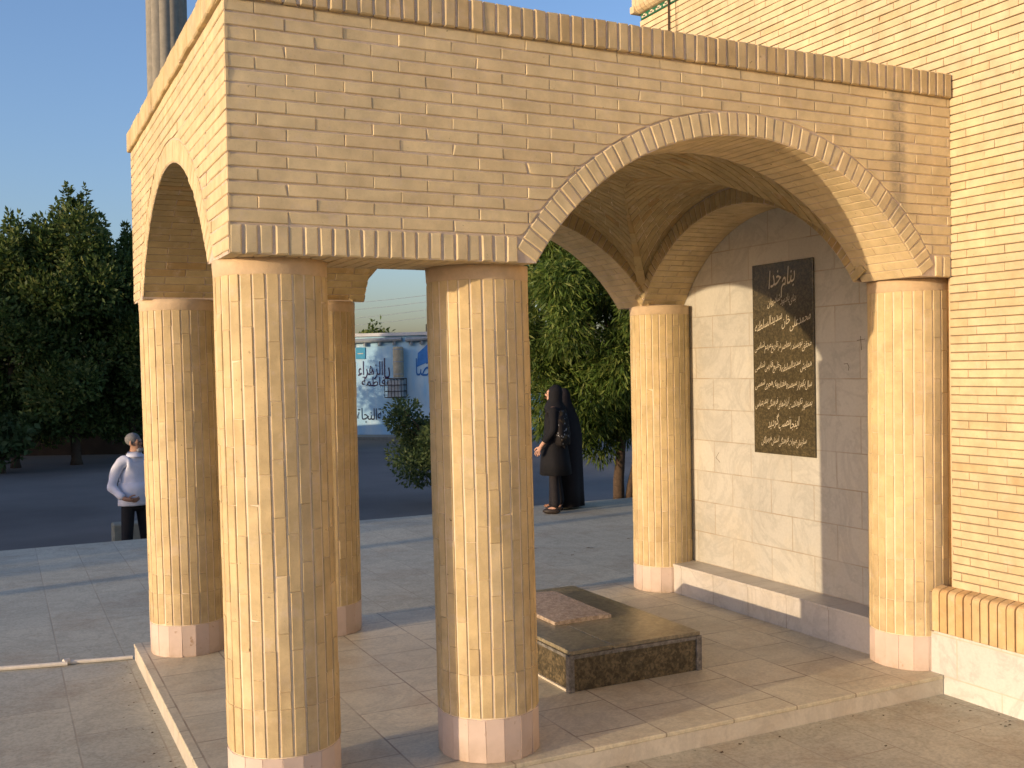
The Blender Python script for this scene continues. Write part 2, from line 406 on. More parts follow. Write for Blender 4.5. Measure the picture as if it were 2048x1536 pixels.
def ring_bricks(mb,fn,nrm,flip,A,w=.046,j=.006,out=0.,ring=RING):
    a0=math.asin(half(A)/A[2]); n=max(6,round(2*a0*A[2]/w)); da=2*a0/n
    for i in range(n):
        t0=-a0+i*da; t1=t0+da; R0,R1=A[2]+.002,A[2]+ring
        e0=j/2/R0; e1=j/2/R1
        P=[(A[0]+R0*math.sin(t0+e0),A[1]+R0*math.cos(t0+e0)),(A[0]+R0*math.sin(t1-e0),A[1]+R0*math.cos(t1-e0)),
           (A[0]+R1*math.sin(t1-e1),A[1]+R1*math.cos(t1-e1)),(A[0]+R1*math.sin(t0+e1),A[1]+R1*math.cos(t0+e1))]
        bq(mb,fn,nrm,flip,P,d=.014,ch=.004,out=out+random.uniform(-.001,.002),jit=.0012)

def soldier(mb,fn,nrm,flip,u0,u1,v0,v1,w=.0505,j=.008,out=0.,d=.014):
    n=max(1,round((u1-u0)/w)); w=(u1-u0)/n
    for i in range(n):
        a=u0+i*w+j/2*random.uniform(.7,1.3); b=u0+(i+1)*w-j/2*random.uniform(.7,1.3)
        bq(mb,fn,nrm,flip,[(a,v0),(b,v0),(b,v1),(a,v1)],d=d,ch=.005,out=out+random.uniform(-.0012,.0025),jit=.0015)

def mortar_plane(mb,fn,flip,u0,u1,v1,A,v0=H0,m=1,nseg=40,rec=-.0045):
    """wall surface behind the bricks, with the arch cut out"""
    if A is None:
        q=[fn(u0,v0,rec),fn(u1,v0,rec),fn(u1,v1,rec),fn(u0,v1,rec)]; mb.face(q[::-1] if flip else q,m); return
    h=half(A); xs=[u0]+[A[0]-h+2*h*i/nseg for i in range(nseg+1)]+[u1]
    for i in range(len(xs)-1):
        a,b=xs[i],xs[i+1]
        if b-a<1e-6: continue
        inside = 1<=i<=nseg
        za=arcz(A,a) if inside else v0; zb=arcz(A,b) if inside else v0
        if inside: za=max(za or v0,v0); zb=max(zb or v0,v0)
        q=[fn(a,za,rec),fn(b,zb,rec),fn(b,v1,rec),fn(a,v1,rec)]; mb.face(q[::-1] if flip else q,m)

def soffit(mb,A,axis,d0,d1,bl=.19,w=.046,m=0,mm=1,off=0.):
    """underside of an arch: brick strips along its depth. axis 'y' = arch spans x, depth along y"""
    a0=math.asin(half(A)/A[2]); n=round(2*a0*A[2]/w); da=2*a0/n
    for i in range(n):
        t0=-a0+i*da; t1=t0+da; tm=(t0+t1)/2
        def P(t,dep,r=0): 
            u=A[0]+(A[2]+r)*math.sin(t); z=A[1]+(A[2]+r)*math.cos(t)
            return (u,dep,z) if axis=='y' else (dep,u,z)
        nrm=Vector((-math.sin(tm),0,-math.cos(tm))) if axis=='y' else Vector((0,-math.sin(tm),-math.cos(tm)))
        q=[P(t0,d0,.0035),P(t1,d0,.0035),P(t1,d1,.0035),P(t0,d1,.0035)]
        mb.face(q if axis=='y' else q[::-1],mm)
        dep=d0-(bl/2 if i%2 else 0)
        while dep<d1-.002:
            a=max(d0,dep)+.002; b=min(d1,dep+bl)-.002; dep+=bl
            if b-a<.02: continue
            e=.0022/A[2]
            q=[P(t0+e,a),P(t1-e,a),P(t1-e,b),P(t0+e,b)]
            mb.brick(q if axis=='y' else q[::-1],nrm,.006,.0015,m,random.uniform(-.0006,.0006),.0006)

def quadxy(mb,x0,y0,x1,y1,z,m=1,down=True):
    q=[(x0,y0,z),(x1,y0,z),(x1,y1,z),(x0,y1,z)]; mb.face(q[::-1] if down else q,m)

hF=half(FA); hL=half(LA)
fx0,fx1=FA[0]-hF,FA[0]+hF; ly0,ly1=LA[0]-hL,LA[0]+hL
# front wall
w=MB(); fn,nr,fl=plane_fn('front',0)
wall_bricks(w,fn,nr,fl,0,L,H0+.10,16,FA)
mortar_plane(w,fn,fl,0,L,ZCB+.02,FA)
fi,ni,fli=plane_fn('back',T); fw=w.build('arched_wall',[M_BRICKF,M_MORTAR],pav)
w=MB(); mortar_plane(w,fi,fli,0,L+.09,ZCB,FA,m=0); w.build('inner_face',[M_MORTAR],fw)
for x0_,x1_ in ((.0045,fx0),(fx1,NICHE)):
    w=MB(); quadxy(w,x0_,.0045,x1_,T,H0+.004,0); w.build('springer_bed',[M_MORTAR],fw)
for u0_,u1_ in ((0,fx0-.075),(fx1+.085,L-.004)):
    w=MB(); soldier(w,fn,nr,fl,u0_,u1_,H0,H0+.096); w.build('soldier_course',[M_BRICKF],fw)
w=MB(); ring_bricks(w,fn,nr,fl,FA); w.build('arch_ring',[M_BRICKF],fw)
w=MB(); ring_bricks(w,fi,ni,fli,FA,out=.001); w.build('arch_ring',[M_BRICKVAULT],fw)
w=MB(); soffit(w,FA,'y',.006,T-.004); w.build('arch_soffit',[M_BRICK,M_MORTAR],fw)
# lintel underside bricks on the narrow bay
def lintel(y0_,par):
    w=MB(); n=23
    for i in range(n):
        a=.006+i*(fx0-.006)/n; b=a+(fx0-.006)/n-.006
        for (c,d_) in ((y0_,y0_+.18),(y0_+.186,y0_+T-.012)):
            w.brick([(a,c,H0),(a,d_,H0),(b,d_,H0),(b,c,H0)],(0,0,-1),.008,.002)
    w.build('lintel_soffit',[M_BRICK],par)
lintel(.006,fw)
# back wall
w=MB(); fn,nr,fl=plane_fn('back',D)
wall_bricks(w,fn,nr,fl,0,L,H0,18,FA); mortar_plane(w,fn,fl,0,L,ZCB+.02,FA)
fi,ni,fli=plane_fn('front',D-T)
bw=w.build('arched_wall',[M_BRICK,M_MORTAR],pav)
w=MB(); mortar_plane(w,fi,fli,0,L+.09,ZCB,FA,m=0); w.build('inner_face',[M_MORTAR],bw)
for x0_,x1_ in ((.0045,fx0),(fx1,NICHE)):
    w=MB(); quadxy(w,x0_,D-T,x1_,D-.0045,H0+.004,0); w.build('springer_bed',[M_MORTAR],bw)
lintel(D-T+.006,bw)
w=MB(); ring_bricks(w,fi,ni,fli,FA,out=.001); w.build('arch_ring',[M_BRICKVAULT],bw)
w=MB(); ring_bricks(w,fn,nr,fl,FA); w.build('arch_ring',[M_BRICK],bw)
w=MB(); soffit(w,FA,'y',D-T+.004,D-.006); w.build('arch_soffit',[M_BRICK,M_MORTAR],bw)
# left wall with its deep barrel
w=MB(); fn,nr,fl=plane_fn('left',0)
wall_bricks(w,fn,nr,fl,0,D,H0+.10-2*COURSE,18,LA,phase=1); mortar_plane(w,fn,fl,0,D,ZCB+.02,LA)
fi,ni,fli=plane_fn('right',XI0)
lw=w.build('arched_wall',[M_BRICK,M_MORTAR],pav)
w=MB(); mortar_plane(w,fi,fli,T,D-T,ZCB,LA,m=0); w.build('inner_face',[M_MORTAR],lw)
w=MB(); ring_bricks(w,fn,nr,fl,LA,j=.004); w.build('arch_ring',[M_BRICK],lw)
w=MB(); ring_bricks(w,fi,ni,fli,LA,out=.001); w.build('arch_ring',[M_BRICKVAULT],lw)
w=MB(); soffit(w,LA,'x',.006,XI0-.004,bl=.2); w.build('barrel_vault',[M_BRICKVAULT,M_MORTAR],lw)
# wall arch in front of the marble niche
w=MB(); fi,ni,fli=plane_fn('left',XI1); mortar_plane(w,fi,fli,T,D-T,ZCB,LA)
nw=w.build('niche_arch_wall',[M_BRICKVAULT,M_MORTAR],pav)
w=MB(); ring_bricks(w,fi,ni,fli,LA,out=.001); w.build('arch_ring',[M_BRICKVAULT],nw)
w=MB(); soffit(w,LA,'x',XI1+.004,NICHE-.002,bl=.17); w.build('arch_soffit',[M_BRICK,M_MORTAR],nw)
# groin vault of the big bay
def vprof(c,hw,zs,za):
    r=za-zs; Rr=(hw*hw+r*r)/(2*r); return (c,za-Rr,Rr)
VX=vprof((XI0+XI1)/2,(XI1-XI0)/2,2.00,2.53); VY=vprof((T+D-T)/2,(D-2*T)/2,2.00,2.49)
w=MB()
def vq(mb,pts3,cx_,m,rec):
    a,b,c,d=[Vector(p) for p in pts3]; n=(c-a).cross(d-b)
    if n.length<1e-9: return
    n.normalize()
    if n.z>0: n=-n; pts3=pts3[::-1]
    mb.brick(pts3,n,.008,.0015,m,random.uniform(-.001,.001),.0006)
def limit(A,z):   # half extent where profile A is above z
    d=A[2]**2-(z-A[1])**2
    return math.sqrt(d) if (d>0 and z>=A[1]) else (0 if z>A[1]+A[2]-1e-6 else A[2])
def webs(A,B,lo,hi,mk):
    """rings at constant t (axis coordinate), spanning the profile A, where A is above B"""
    w_=.046; n=round((hi-lo)/w_)
    for k in range(n):
        t0=lo+(hi-lo)*k/n+.0030; t1=lo+(hi-lo)*(k+1)/n-.0030
        zb0=arcz(B,t0) or 0; zb1=arcz(B,t1) or 0
        h0=min(limit(A,zb0),.94); h1=min(limit(A,zb1),.94)
        if max(h0,h1)<.02: continue
        segs=max(4,2*round(max(h0,h1)/.11)); 
        for i in range(segs):
            f0=-1+2*i/segs; f1=-1+2*(i+1)/segs; g=(.0016 if (i+k)%2 else .0002)/max(.05,max(h0,h1))
            c=[(f0+g)*h0,(f1-g)*h0,(f1-g)*h1,(f0+g)*h1]
            pts=[mk(A[0]+c[0],t0,arcz(A,A[0]+c[0])),mk(A[0]+c[1],t0,arcz(A,A[0]+c[1])),mk(A[0]+c[2],t1,arcz(A,A[0]+c[2])),mk(A[0]+c[3],t1,arcz(A,A[0]+c[3]))]
            vq(w,pts,0,0,0)
webs(VX,VY,T,D-T,lambda u,t,z:(u,t,z))
webs(VY,VX,XI0,XI1,lambda u,t,z:(t,u,z))
NV=36
for i in range(NV):
    for j in range(NV):
        xs=[XI0+(XI1-XI0)*(i+a)/NV for a in(0,1)]; ys=[T+(D-2*T)*(j+a)/NV for a in(0,1)]
        zz=lambda x,y: max(arcz(VX,x) or 0,arcz(VY,y) or 0)+.004
        w.face([(xs[0],ys[0],zz(xs[0],ys[0])),(xs[0],ys[1],zz(xs[0],ys[1])),(xs[1],ys[1],zz(xs[1],ys[1])),(xs[1],ys[0],zz(xs[1],ys[0]))],1)
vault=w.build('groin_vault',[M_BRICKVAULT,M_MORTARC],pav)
for sx in(-1,1):
    for sy in(1,):
        prev=None; w=MB()
        for k in range(15):
            f=k/14*.97; x=VX[0]+sx*(XI1-XI0)/2*(1-f); zx=arcz(VX,x)
            if zx>VY[1]+VY[2]-.02: break
            hy=limit(VY,zx); y=VY[0]+sy*min(hy,(D-2*T)/2)      # groin where both profiles meet
            P=Vector((x,y,max(zx,1.97)-.003))
            if prev is not None:
                d=(P-prev); s_=Vector((-d.y,d.x,0)).normalized()*(.032-.030*min(1,k/9))
                q=[prev-s_,prev+s_,P+s_,P-s_]; vq(w,q,0,0,0)
            prev=P
        w.build('groin_rib',[M_BRICKVAULT],vault)
# roof and coping
w=MB(); w.box((.02,.02,ZCB-.001),(L-.002,D-.02,ZCB+.06)); w.build('roof_slab',[M_PLASTER],pav)
w=MB(); fn,nr,fl=plane_fn('front',-.016); soldier(w,fn,nr,fl,-.016,L-.003,ZCB,ZTOP,w=.052,j=.008,d=.11)
w.box((-.012,-.011,ZCB+.004),(L-.004,.10,ZTOP-.004),1); w.build('coping',[M_BRICKCOP,M_MORTAR],pav)
w=MB(); fn,nr,fl=plane_fn('left',-.016)
soldier(w,fn,nr,fl,0.0,.80,ZCB+.004,ZTOP-.006,w=.1,j=.003,d=.11); soldier(w,fn,nr,fl,.82,D+.01,ZCB-.002,ZTOP-.004,w=.1,j=.003,d=.11)
w.box((-.012,.101,ZCB+.006),(.10,D+.008,ZTOP-.008),1); w.build('coping',[M_BRICKCOP,M_MORTAR],pav)

# columns
CR_=.1985
COLS=[(.204,.266,.013,-.007),(1.016,.262,.006,-.012),(3.352,.285,-.005,.006),(3.285,2.33,0,0),(.207,2.365,.012,-.012),(.978,2.37,.004,-.003)]   # x, y, lean at foot and head
def column(cx,cy,lb,lt,seed):
    def lean(mb):
        mb.v=[(p[0]+CR.x*(lb+(lt-lb)*p[2]/H0),p[1]+CR.y*(lb+(lt-lb)*p[2]/H0),p[2]) for p in mb.v]
    random.seed(seed); w=MB(); N=27; zb,zt=.165,1.815
    a0=random.random()*.2; hw=CR_*math.sin(math.pi/N); ap=CR_*math.cos(math.pi/N)
    for k in range(N):
        t=a0+2*math.pi*k/N; n=Vector((math.cos(t),math.sin(t),0)); tg=Vector((-math.sin(t),math.cos(t),0)); c=Vector((cx,cy,0))+n*ap
        z=zb+.003; zs=[z, zb+.166]; z=zs[-1]+(.1 if k%2 else .2)*random.uniform(.97,1.03)
        if random.random()<.2: z-=.04
        while z<zt-.05: zs.append(z); z+=.2*random.uniform(.985,1.01)
        zs.append(zt)
        jw=.0042
        for i in range(len(zs)-1):
            o=random.uniform(-.001,.0015); e=random.uniform(-.0008,.0008)
            q=[c-tg*(hw-jw+e)+Vector((0,0,zs[i]+.0007)),c+tg*(hw-jw-e)+Vector((0,0,zs[i]+.0007)),c+tg*(hw-jw-e)+Vector((0,0,zs[i+1]-.0007)),c-tg*(hw-jw+e)+Vector((0,0,zs[i+1]-.0007))]
            w.brick(q,n,.012,.0018,0,o,.0007)
    w.lathe([(CR_-.0044,zb-.01),(CR_-.0044,zt+.01)],(cx,cy),81,1)
    lean(w); co=w.build('column',[M_BRICKCOL,M_MORTARC],pav)
    b=MB(); NB=18; a0=random.random(); R2=CR_+.001
    for k in range(NB):
        t=a0+2*math.pi*k/NB; n=Vector((math.cos(t),math.sin(t),0)); tg=Vector((-math.sin(t),math.cos(t),0)); c=Vector((cx,cy,0))+n*R2*math.cos(math.pi/NB); h=R2*math.sin(math.pi/NB)-.0006
        b.brick([c-tg*h+Vector((0,0,.001)),c+tg*h+Vector((0,0,.001)),c+tg*h+Vector((0,0,.164)),c-tg*h+Vector((0,0,.164))],n,.01,.0008,0,random.uniform(-.0004,.0006),.0003)
    b.lathe([(R2-.005,0.0),(R2-.005,.1645)],(cx,cy),36,0)
    lean(b); b.build('column_base',[M_PINK],co)
    k=MB(); prof=[(CR_-.004,zt-.004),(CR_+.0005,zt+.002),(CR_+.001,zt+.035),(CR_+.002,H0+.002),(CR_-.05,H0+.003)]
    n=48; vs=[];fs=[]
    for r,z in prof:
        for i in range(n):
            t=2*math.pi*i/n; rr=r+random.uniform(-.0012,.0012); vs.append((cx+rr*math.cos(t),cy+rr*math.sin(t),z+random.uniform(-.002,.002)*(z<zt+.01)))
    for i in range(len(prof)-1):
        for j in range(n): fs.append((i*n+j,i*n+(j+1)%n,(i+1)*n+(j+1)%n,(i+1)*n+j))
    k.mesh(vs,fs); lean(k); k.build('capital',[M_PLASTER],co,smooth=True)
for i,c_ in enumerate(COLS): column(*c_,40+i)
random.seed(11)
# platform
PX0,PY0,PY1=-.042,.028,D+.002
w=MB(); w.box((PX0,PY0,-.018),(L-.05,PY1,0),0,.003)
pl=w.build('platform',[M_PLAT],pav)
w=MB(); w.box((PX0+.004,PY0+.004,-.0895),(L-.052,PY1-.004,-.0185)); w.build('riser',[M_RISER],pl)
w=MB(); w.face([(NICHE-.001,D-.2,.0),(NICHE-.001,.2,.0),(NICHE-.001,.2,2.46),(NICHE-.001,D-.2,2.46)])
for a,b in ((0,2.46),):
    pass
mp=w.build('marble_panel',[M_MARBLE],pav)
def on_x(u,v,x):
    r=_fw+CR*((u-1024)/FPX)-CU*((v-768)/FPX); return CP+r*((x-CP.x)/r.x)
for pts in (((1721,672),(1723,700)),((1714,681),(1730,678)),((1688,728),(1695,727),(1698,734),(1697,741)),((1438,905),(1432,915),(1440,925))):
    w=MB(); w.tube([on_x(u,v,NICHE-.0012) for u,v in pts] ,.0014,5); w.build('scratch_mark',[M_CABLE],mp)
w=MB(); w.box((L-.05,PY0+.03,-.085),(NICHE-.001,D-.06,-.001)); w.build('platform_edge',[M_RISER],pl)
w=MB(); w.box((3.2345,.40,.001),(NICHE-.003,2.22,.172))
be=w.build('bench',[M_BENCH],pav)
w=MB(); w.box((3.228,.40,.1725),(NICHE-.003,2.22,.190),0,.002); w.build('bench_slab',[M_BENCH],be)

# ================================================================== BUILDING with the pale brick wall
bld=thing('brick_building',(L,0,-.09),'tall pale brick building wall rising beside and above the pavilion, white marble plinth','building')
w=MB(); fn,nr,fl=plane_fn('left',L)
CW=.0395
def raked(u0,u1,z0,rows,tag0):
    for r in range(rows):
        za=z0+r*CW+.0026+random.uniform(-.0004,.0004); zb=z0+(r+1)*CW-.0026
        u=u1+(.1 if (r+tag0)%2 else 0)+random.choice((0,0,.05))
        while u>u0:
            b=min(u,u1)-.0008; a=max(u-.199*random.uniform(.99,1.01),u0)+.0008; u=a-.0008
            if b-a<.02: continue
            bq(w,fn,nr,fl,[(a,za),(b,za),(b,zb),(a,zb)],d=.012,ch=.0016,out=random.uniform(-.0012,.0012),jit=.0006)
Z0W=.41
rows_all=round((3.85-Z0W)/CW); split=round((2.62-Z0W)/CW)
raked(-5.4,.015,Z0W,split,0)
raked(-5.4,2.567,Z0W+split*CW,rows_all-split,split%2)
w.face([(L+.010,.02,Z0W),(L+.010,-5.4,Z0W),(L+.010,-5.4,3.86),(L+.010,.02,3.86)],1)
w.face([(L+.010,2.567,2.60),(L+.010,.02,2.60),(L+.010,.02,3.86),(L+.010,2.567,3.86)],1)
w.build('brick_wall',[M_BRICKW,M_MORTARW],bld)
w=MB(); w.box((L+.012,-5.4,-.09),(L+.085,.03,4.05)); w.box((L+.012,.03,2.5),(L+.085,2.56,4.05)); w.box((NICHE+.004,-5.4,-.09),(11,2.56,4.0))
w.build('building_body',[M_PLASTER],bld)
# ledge of bullnose bricks
w=MB(); zl0,zl1=.200,.408; px=L-.058
y=.088; 
while y>-5.4:
    a,b=y-.0405,y-.0025; y-=.0452; o=random.uniform(-.002,.002)
    prof=[(px+.006,zl0),(px+o,zl0+.004),(px+o,zl1-.030)]+[(px+o+.03*(1-math.cos(t)),zl1-.030+.026*math.sin(t)) for t in(.4,.8,1.2,1.57)]+[(L+.004,zl1+.004),(L+.004,zl0)]
    cut=.003
    vs=[(x+ (0),yy,z) for yy in(a,b) for x,z in prof]; n=len(prof)
    vs+= []
    fs=[tuple(range(n)),tuple(range(2*n-1,n-1,-1))]+[(i,i+n,(i+1)%n+n,(i+1)%n) for i in range(n)]
    w.mesh(vs,fs)
w.box((px+.016,-5.4,zl0+.004),(L+.008,.086,zl1-.014),1)
w.box((px+.003,.087,zl0-.006),(px+.05,.104,zl1-.025),1)
w.build('brick_ledge',[M_LEDGE,M_MORTARW],bld)
w=MB(); w.box((L-.046,-5.4,-.0895),(L+.004,.13,zl0-.002)); w.build('plinth',[M_PLINTH],bld)
# cornice at the top
w=MB(); y=2.583; zc0,zc1=3.893,4.03
w.box((px-.004,2.555,zc0+.0),(L+.05,2.60,zc0+.05),0,.004)
while y>-5.4:
    a,b=y-.043,y-.001; y-=.0452
    prof=[(L+.03,zc0)]+[(L+.01-.065*math.sin(t),zc0+.06*(1-math.cos(t))) for t in(.1,.4,.8,1.2,1.57)]+[(L-.055,zc1),(L+.05,zc1)]
    vs=[(x,yy,z) for yy in(a,b) for x,z in prof]; n=len(prof)
    fs=[tuple(range(n))[::-1],tuple(range(2*n-1,n-1,-1))[::-1]]+[((i+1)%n,(i+1)%n+n,i+n,i) for i in range(n)]
    w.mesh(vs,fs)
w.box((L-.04,-5.4,zc0+.06),(L+.05,2.56,zc1-.005),1)
cor=w.build('cornice',[M_BRICKW,M_MORTARW],bld)
w=MB(); w.box((L+.002,-5.4,3.852),(L+.011,2.560,3.891),0)
y=2.545
while y>-5.4:
    w.box((L-.001,y-.062,3.861),(L+.003,y,3.874),1); w.box((L-.001,y-.044,3.866),(L+.0025,y-.018,3.884),1); y-=.085
w.build('painted_band',[M_GREEN,M_CREAM],cor)
c1=MB(); c1.tube([(L-.012,2.212,4.0),(L-.012,2.216,3.4),(L-.014,2.218,2.83)],.006,6)
tag(c1.build('hanging_cable',M_CABLE,base=(L-.012,2.21,2.83)),'thicker dark cable hanging down the pale brick wall behind the roof edge','cable','cables on the brick wall')
c1=MB(); c1.tube([(L-.012,2.135,4.0),(L-.012,2.13,3.4),(L-.014,2.128,2.83)],.0022,5)
tag(c1.build('hanging_cable',M_CABLE,base=(L-.012,2.13,2.83)),'very thin cable hanging just right of the thicker cable on the pale brick wall','cable','cables on the brick wall')

# ================================================================== TEXT
FORMS={}
for cp in list(range(0xFB50,0xFBFF+1))+list(range(0xFE70,0xFEFF)):
    dcm=unicodedata.decomposition(chr(cp))
    if dcm.startswith('<'):
        k,*r=dcm.split(); FORMS.setdefault((''.join(chr(int(x,16)) for x in r)),{})[k[1:-1]]=chr(cp)
def shape(wd):
    wd=wd.replace('لا','\uE000'); out=[]
    def f(c): return FORMS.get('لا' if c=='\uE000' else c,{})
    for i,c in enumerate(wd):
        F=f(c)
        if not F: out.append(c); continue
        pj=i>0 and 'initial' in f(wd[i-1]) and 'final' in F
        nj=i<len(wd)-1 and 'initial' in F and 'final' in f(wd[i+1])
        k='medial' if pj and nj else 'final' if pj else 'initial' if nj else 'isolated'
        out.append(F.get(k) or F.get('isolated') or c)
    return ''.join(out[::-1])
def word_mesh(wd):
    """flat outline of a word, unit em; returns verts (x,y) and faces"""
    cu=bpy.data.curves.new('t','FONT'); cu.body=shape(wd); cu.resolution_u=3
    ob=bpy.data.objects.new('t',cu); COL.objects.link(ob)
    bpy.context.view_layer.update(); dg=bpy.context.evaluated_depsgraph_get(); me=bpy.data.meshes.new_from_object(ob.evaluated_get(dg))
    vs=[(v.co.x,v.co.y) for v in me.vertices]; fs=[tuple(p.vertices) for p in me.polygons]
    bpy.data.objects.remove(ob); bpy.data.curves.remove(cu); bpy.data.meshes.remove(me)
    return vs,fs
def text_line(mb,line,place,width,cx,cy,maxh,tilt=.16,shear=.12,stretch=1.0,m=0,bold=0.):
    """place(x,y)->3d. words run right to left, each sloping down to the left a little"""
    words=[word_mesh(x) for x in line.split()]
    ws=[]; pos=0
    for vs,fs in words:
        x0=min(v[0] for v in vs); x1=max(v[0] for v in vs); ws.append((vs,fs,x0,x1)); pos+=(x1-x0)+.09
    tot=pos-.09; sc=min(width/tot, maxh); xr=tot
    for vs,fs,x0,x1 in ws:
        L_=[]
        for x,y in vs:
            lx=x-x0; wx=(xr-(x1-x0))+lx; yy=y*stretch+tilt*(lx-(x1-x0)/2)
            L_.append(place(cx+(wx-tot/2)*sc+shear*yy*sc, cy+(yy-.2)*sc))
        mb.mesh(L_,fs,m); xr-=(x1-x0)+.09

# plaque
PYL,PYR,PZ0,PZ1=1.525,1.008,.948,2.070
plq=thing('memorial_plaque',(NICHE-.012,1.266,PZ0),'upright black granite plaque with engraved Persian lines on the white marble wall','plaque')
w=MB(); w.box((NICHE-.016,PYR,PZ0),(NICHE-.002,PYL,PZ1),0,.002); w.build('slab',[M_PLAQUE],plq)
pw=PYL-PYR; pc=(PYL+PYR)/2; H=PZ1-PZ0
place=lambda x,y:(NICHE-.0168,pc-x,PZ1-y)
lines=[('بنام خدا',.105,.22,.155),('بنای یادبود شادروان',.205,.24,.10),('محمدعلی خان سدیدالسلطنه',.318,.47,.17),
 ('محقق نویسنده معاصر در تاریخ مردم شناسی',.440,.48,.12),('همایش سدیدالسلطنه و خلیج فارس شناسی',.545,.48,.12),
 ('سال یکهزار سیصد و هفتاد و یک هجری شمسی',.640,.48,.12),('بمنظور نکوداشت ارزشهای فرهنگی بندرعباس',.740,.48,.12),
 ('اینجا نصب گردید',.845,.26,.11),('سازمان میراث فرهنگی استان هرمزگان',.935,.38,.11)]
for ln,fy,wd,mh in lines:
    w=MB(); text_line(w,ln,lambda x,y,fy=fy:(NICHE-.0168,pc-x,PZ1-fy*H+y),wd,0,0,mh*1.15,tilt=.32,stretch=1.8)
    w.build('inscription_line',[M_ENGRAVE],plq)

# ================================================================== TOMB
tx0,tx1,ty0,ty1,tz=1.606,2.348,.655,1.90,.19
tomb=thing('raised_tomb',((tx0+tx1)/2,(ty0+ty1)/2,0),'low dark green granite tomb on the pavilion floor between the columns','tomb')
w=MB(); w.box((tx0+.012,ty0+.012,.001),(tx1-.012,ty1-.012,tz-.02)); w.build('side_panels',[M_GRAN],tomb)
w=MB(); w.box((tx0+.012,ty0+.006,tz-.0195),(1.845,ty1-.006,tz-.001),0,.002); w.box((1.848,ty0+.006,tz-.0195),(tx1-.006,ty1-.006,tz-.001),0,.002); w.build('top_slab',[M_GRANTOP],tomb)
for (a,b) in ((tx0,ty0),(tx1-.03,ty0),(tx0,ty1-.03),(tx1-.03,ty1-.03)):
    w=MB(); w.box((a,b,.0012),(a+.03,b+.03,tz-.0205),0,.002); w.build('corner_strip',[M_GRANEDGE],tomb)
w=MB(); w.box((tx0+.031,ty0+.004,tz-.038),(tx1-.031,ty0+.0115,tz-.0205)); w.box((tx0+.004,ty0+.031,tz-.034),(tx0+.0115,ty1-.031,tz-.0205)); w.build('edge_strip',[M_GRANEDGE],tomb)
w=MB(); w.box((tx0+.002,ty0+.031,.001),(tx0+.0115,ty1-.031,.012)); w.build('foot_strip',[M_RISER],tomb)
w=MB(); NQ=12
ax0,ax1,ay0,ay1=1.787,2.118,1.112,1.72
for i in range(NQ):       # gently domed tablet
    f0,f1=i/NQ,(i+1)/NQ; z=lambda f: tz+.016+.005*math.sin(math.pi*f)
    x0_,x1_=ax0+(ax1-ax0)*f0,ax0+(ax1-ax0)*f1
    w.face([(x0_,ay0,z(f0)),(x1_,ay0,z(f1)),(x1_,ay1,z(f1)+.008),(x0_,ay1,z(f0)+.008)])
    w.face([(x0_,ay0,tz-.0005),(x1_,ay0,tz-.0005),(x1_,ay0,z(f1)),(x0_,ay0,z(f0))])
    w.face([(x1_,ay1,tz-.0005),(x0_,ay1,tz-.0005),(x0_,ay1,z(f0)+.008),(x1_,ay1,z(f1)+.008)])
w.face([(ax0,ay1,tz),(ax0,ay0,tz),(ax0,ay0,tz+.016),(ax0,ay1,tz+.024)]); w.face([(ax1,ay0,tz),(ax1,ay1,tz),(ax1,ay1,tz+.024),(ax1,ay0,tz+.016)])
w.build('tablet',[M_GRANPINK],tomb)

# ================================================================== small things on the plaza
w=MB(); zp=-.09+.0125
def pipe_y(x): return 2.62-.213*(x+.04)
xs=[-.046,-.12,-.22,-.30,-.36,-.385]; w.tube([(x,pipe_y(x)+.006*math.sin(9*x),zp) for x in xs],.011,8)
xs=[-.375,-.45,-.6,-.9,-1.4,-2.2,-3.2]; w.tube([(x,pipe_y(x)-.012+.01*math.sin(4*x),zp) for x in xs],.012,8)
w.tube([(-.366,pipe_y(-.366)+.005,zp+.004),(-.395,pipe_y(-.395)-.012,zp+.004)],.018,10)
tag(w.build('ground_pipe',M_WHITEP,base=(-.04,2.62,-.09)),'thin white pipe with a joint lying on the paving beside the pavilion step','pipe')

lw_=MB(); rr_=random.Random(3)
def flake(x,y,z,r,m):
    a=rr_.uniform(0,6.28); pts=[(x+r*k*math.cos(a+t),y+r*k*.6*math.sin(a+t),z+rr_.uniform(.001,.006)) for t,k in((0,1),(1.3,.7),(2.6,.9),(4.2,.75))]; lw_.face(pts,m)
for i in range(150):
    k=rr_.random()
    if k<.45: x,y=L-.06-abs(rr_.gauss(0,.10)),rr_.uniform(-1.6,.0)
    elif k<.7: x,y=rr_.uniform(0,3.2),PY0-abs(rr_.gauss(0,.06))-.01
    else: x,y=rr_.uniform(-.7,3.2),rr_.uniform(-2.0,0)
    flake(x,y,-.0895,rr_.uniform(.004,.013),rr_.random()<.35)
for i in range(60): flake(rr_.uniform(3.0,6.0),rr_.uniform(2.7,4.6),-.0895,rr_.uniform(.008,.03),0)
for i in range(40): flake(-.06-abs(rr_.gauss(0,.06)),rr_.uniform(.2,2.5),-.0895,rr_.uniform(.004,.010),0)
tag(lw_.build('ground_litter',[M_BARK,M_PALE]),'scattered dry leaf bits and grit on the paving','litter',kind='stuff')

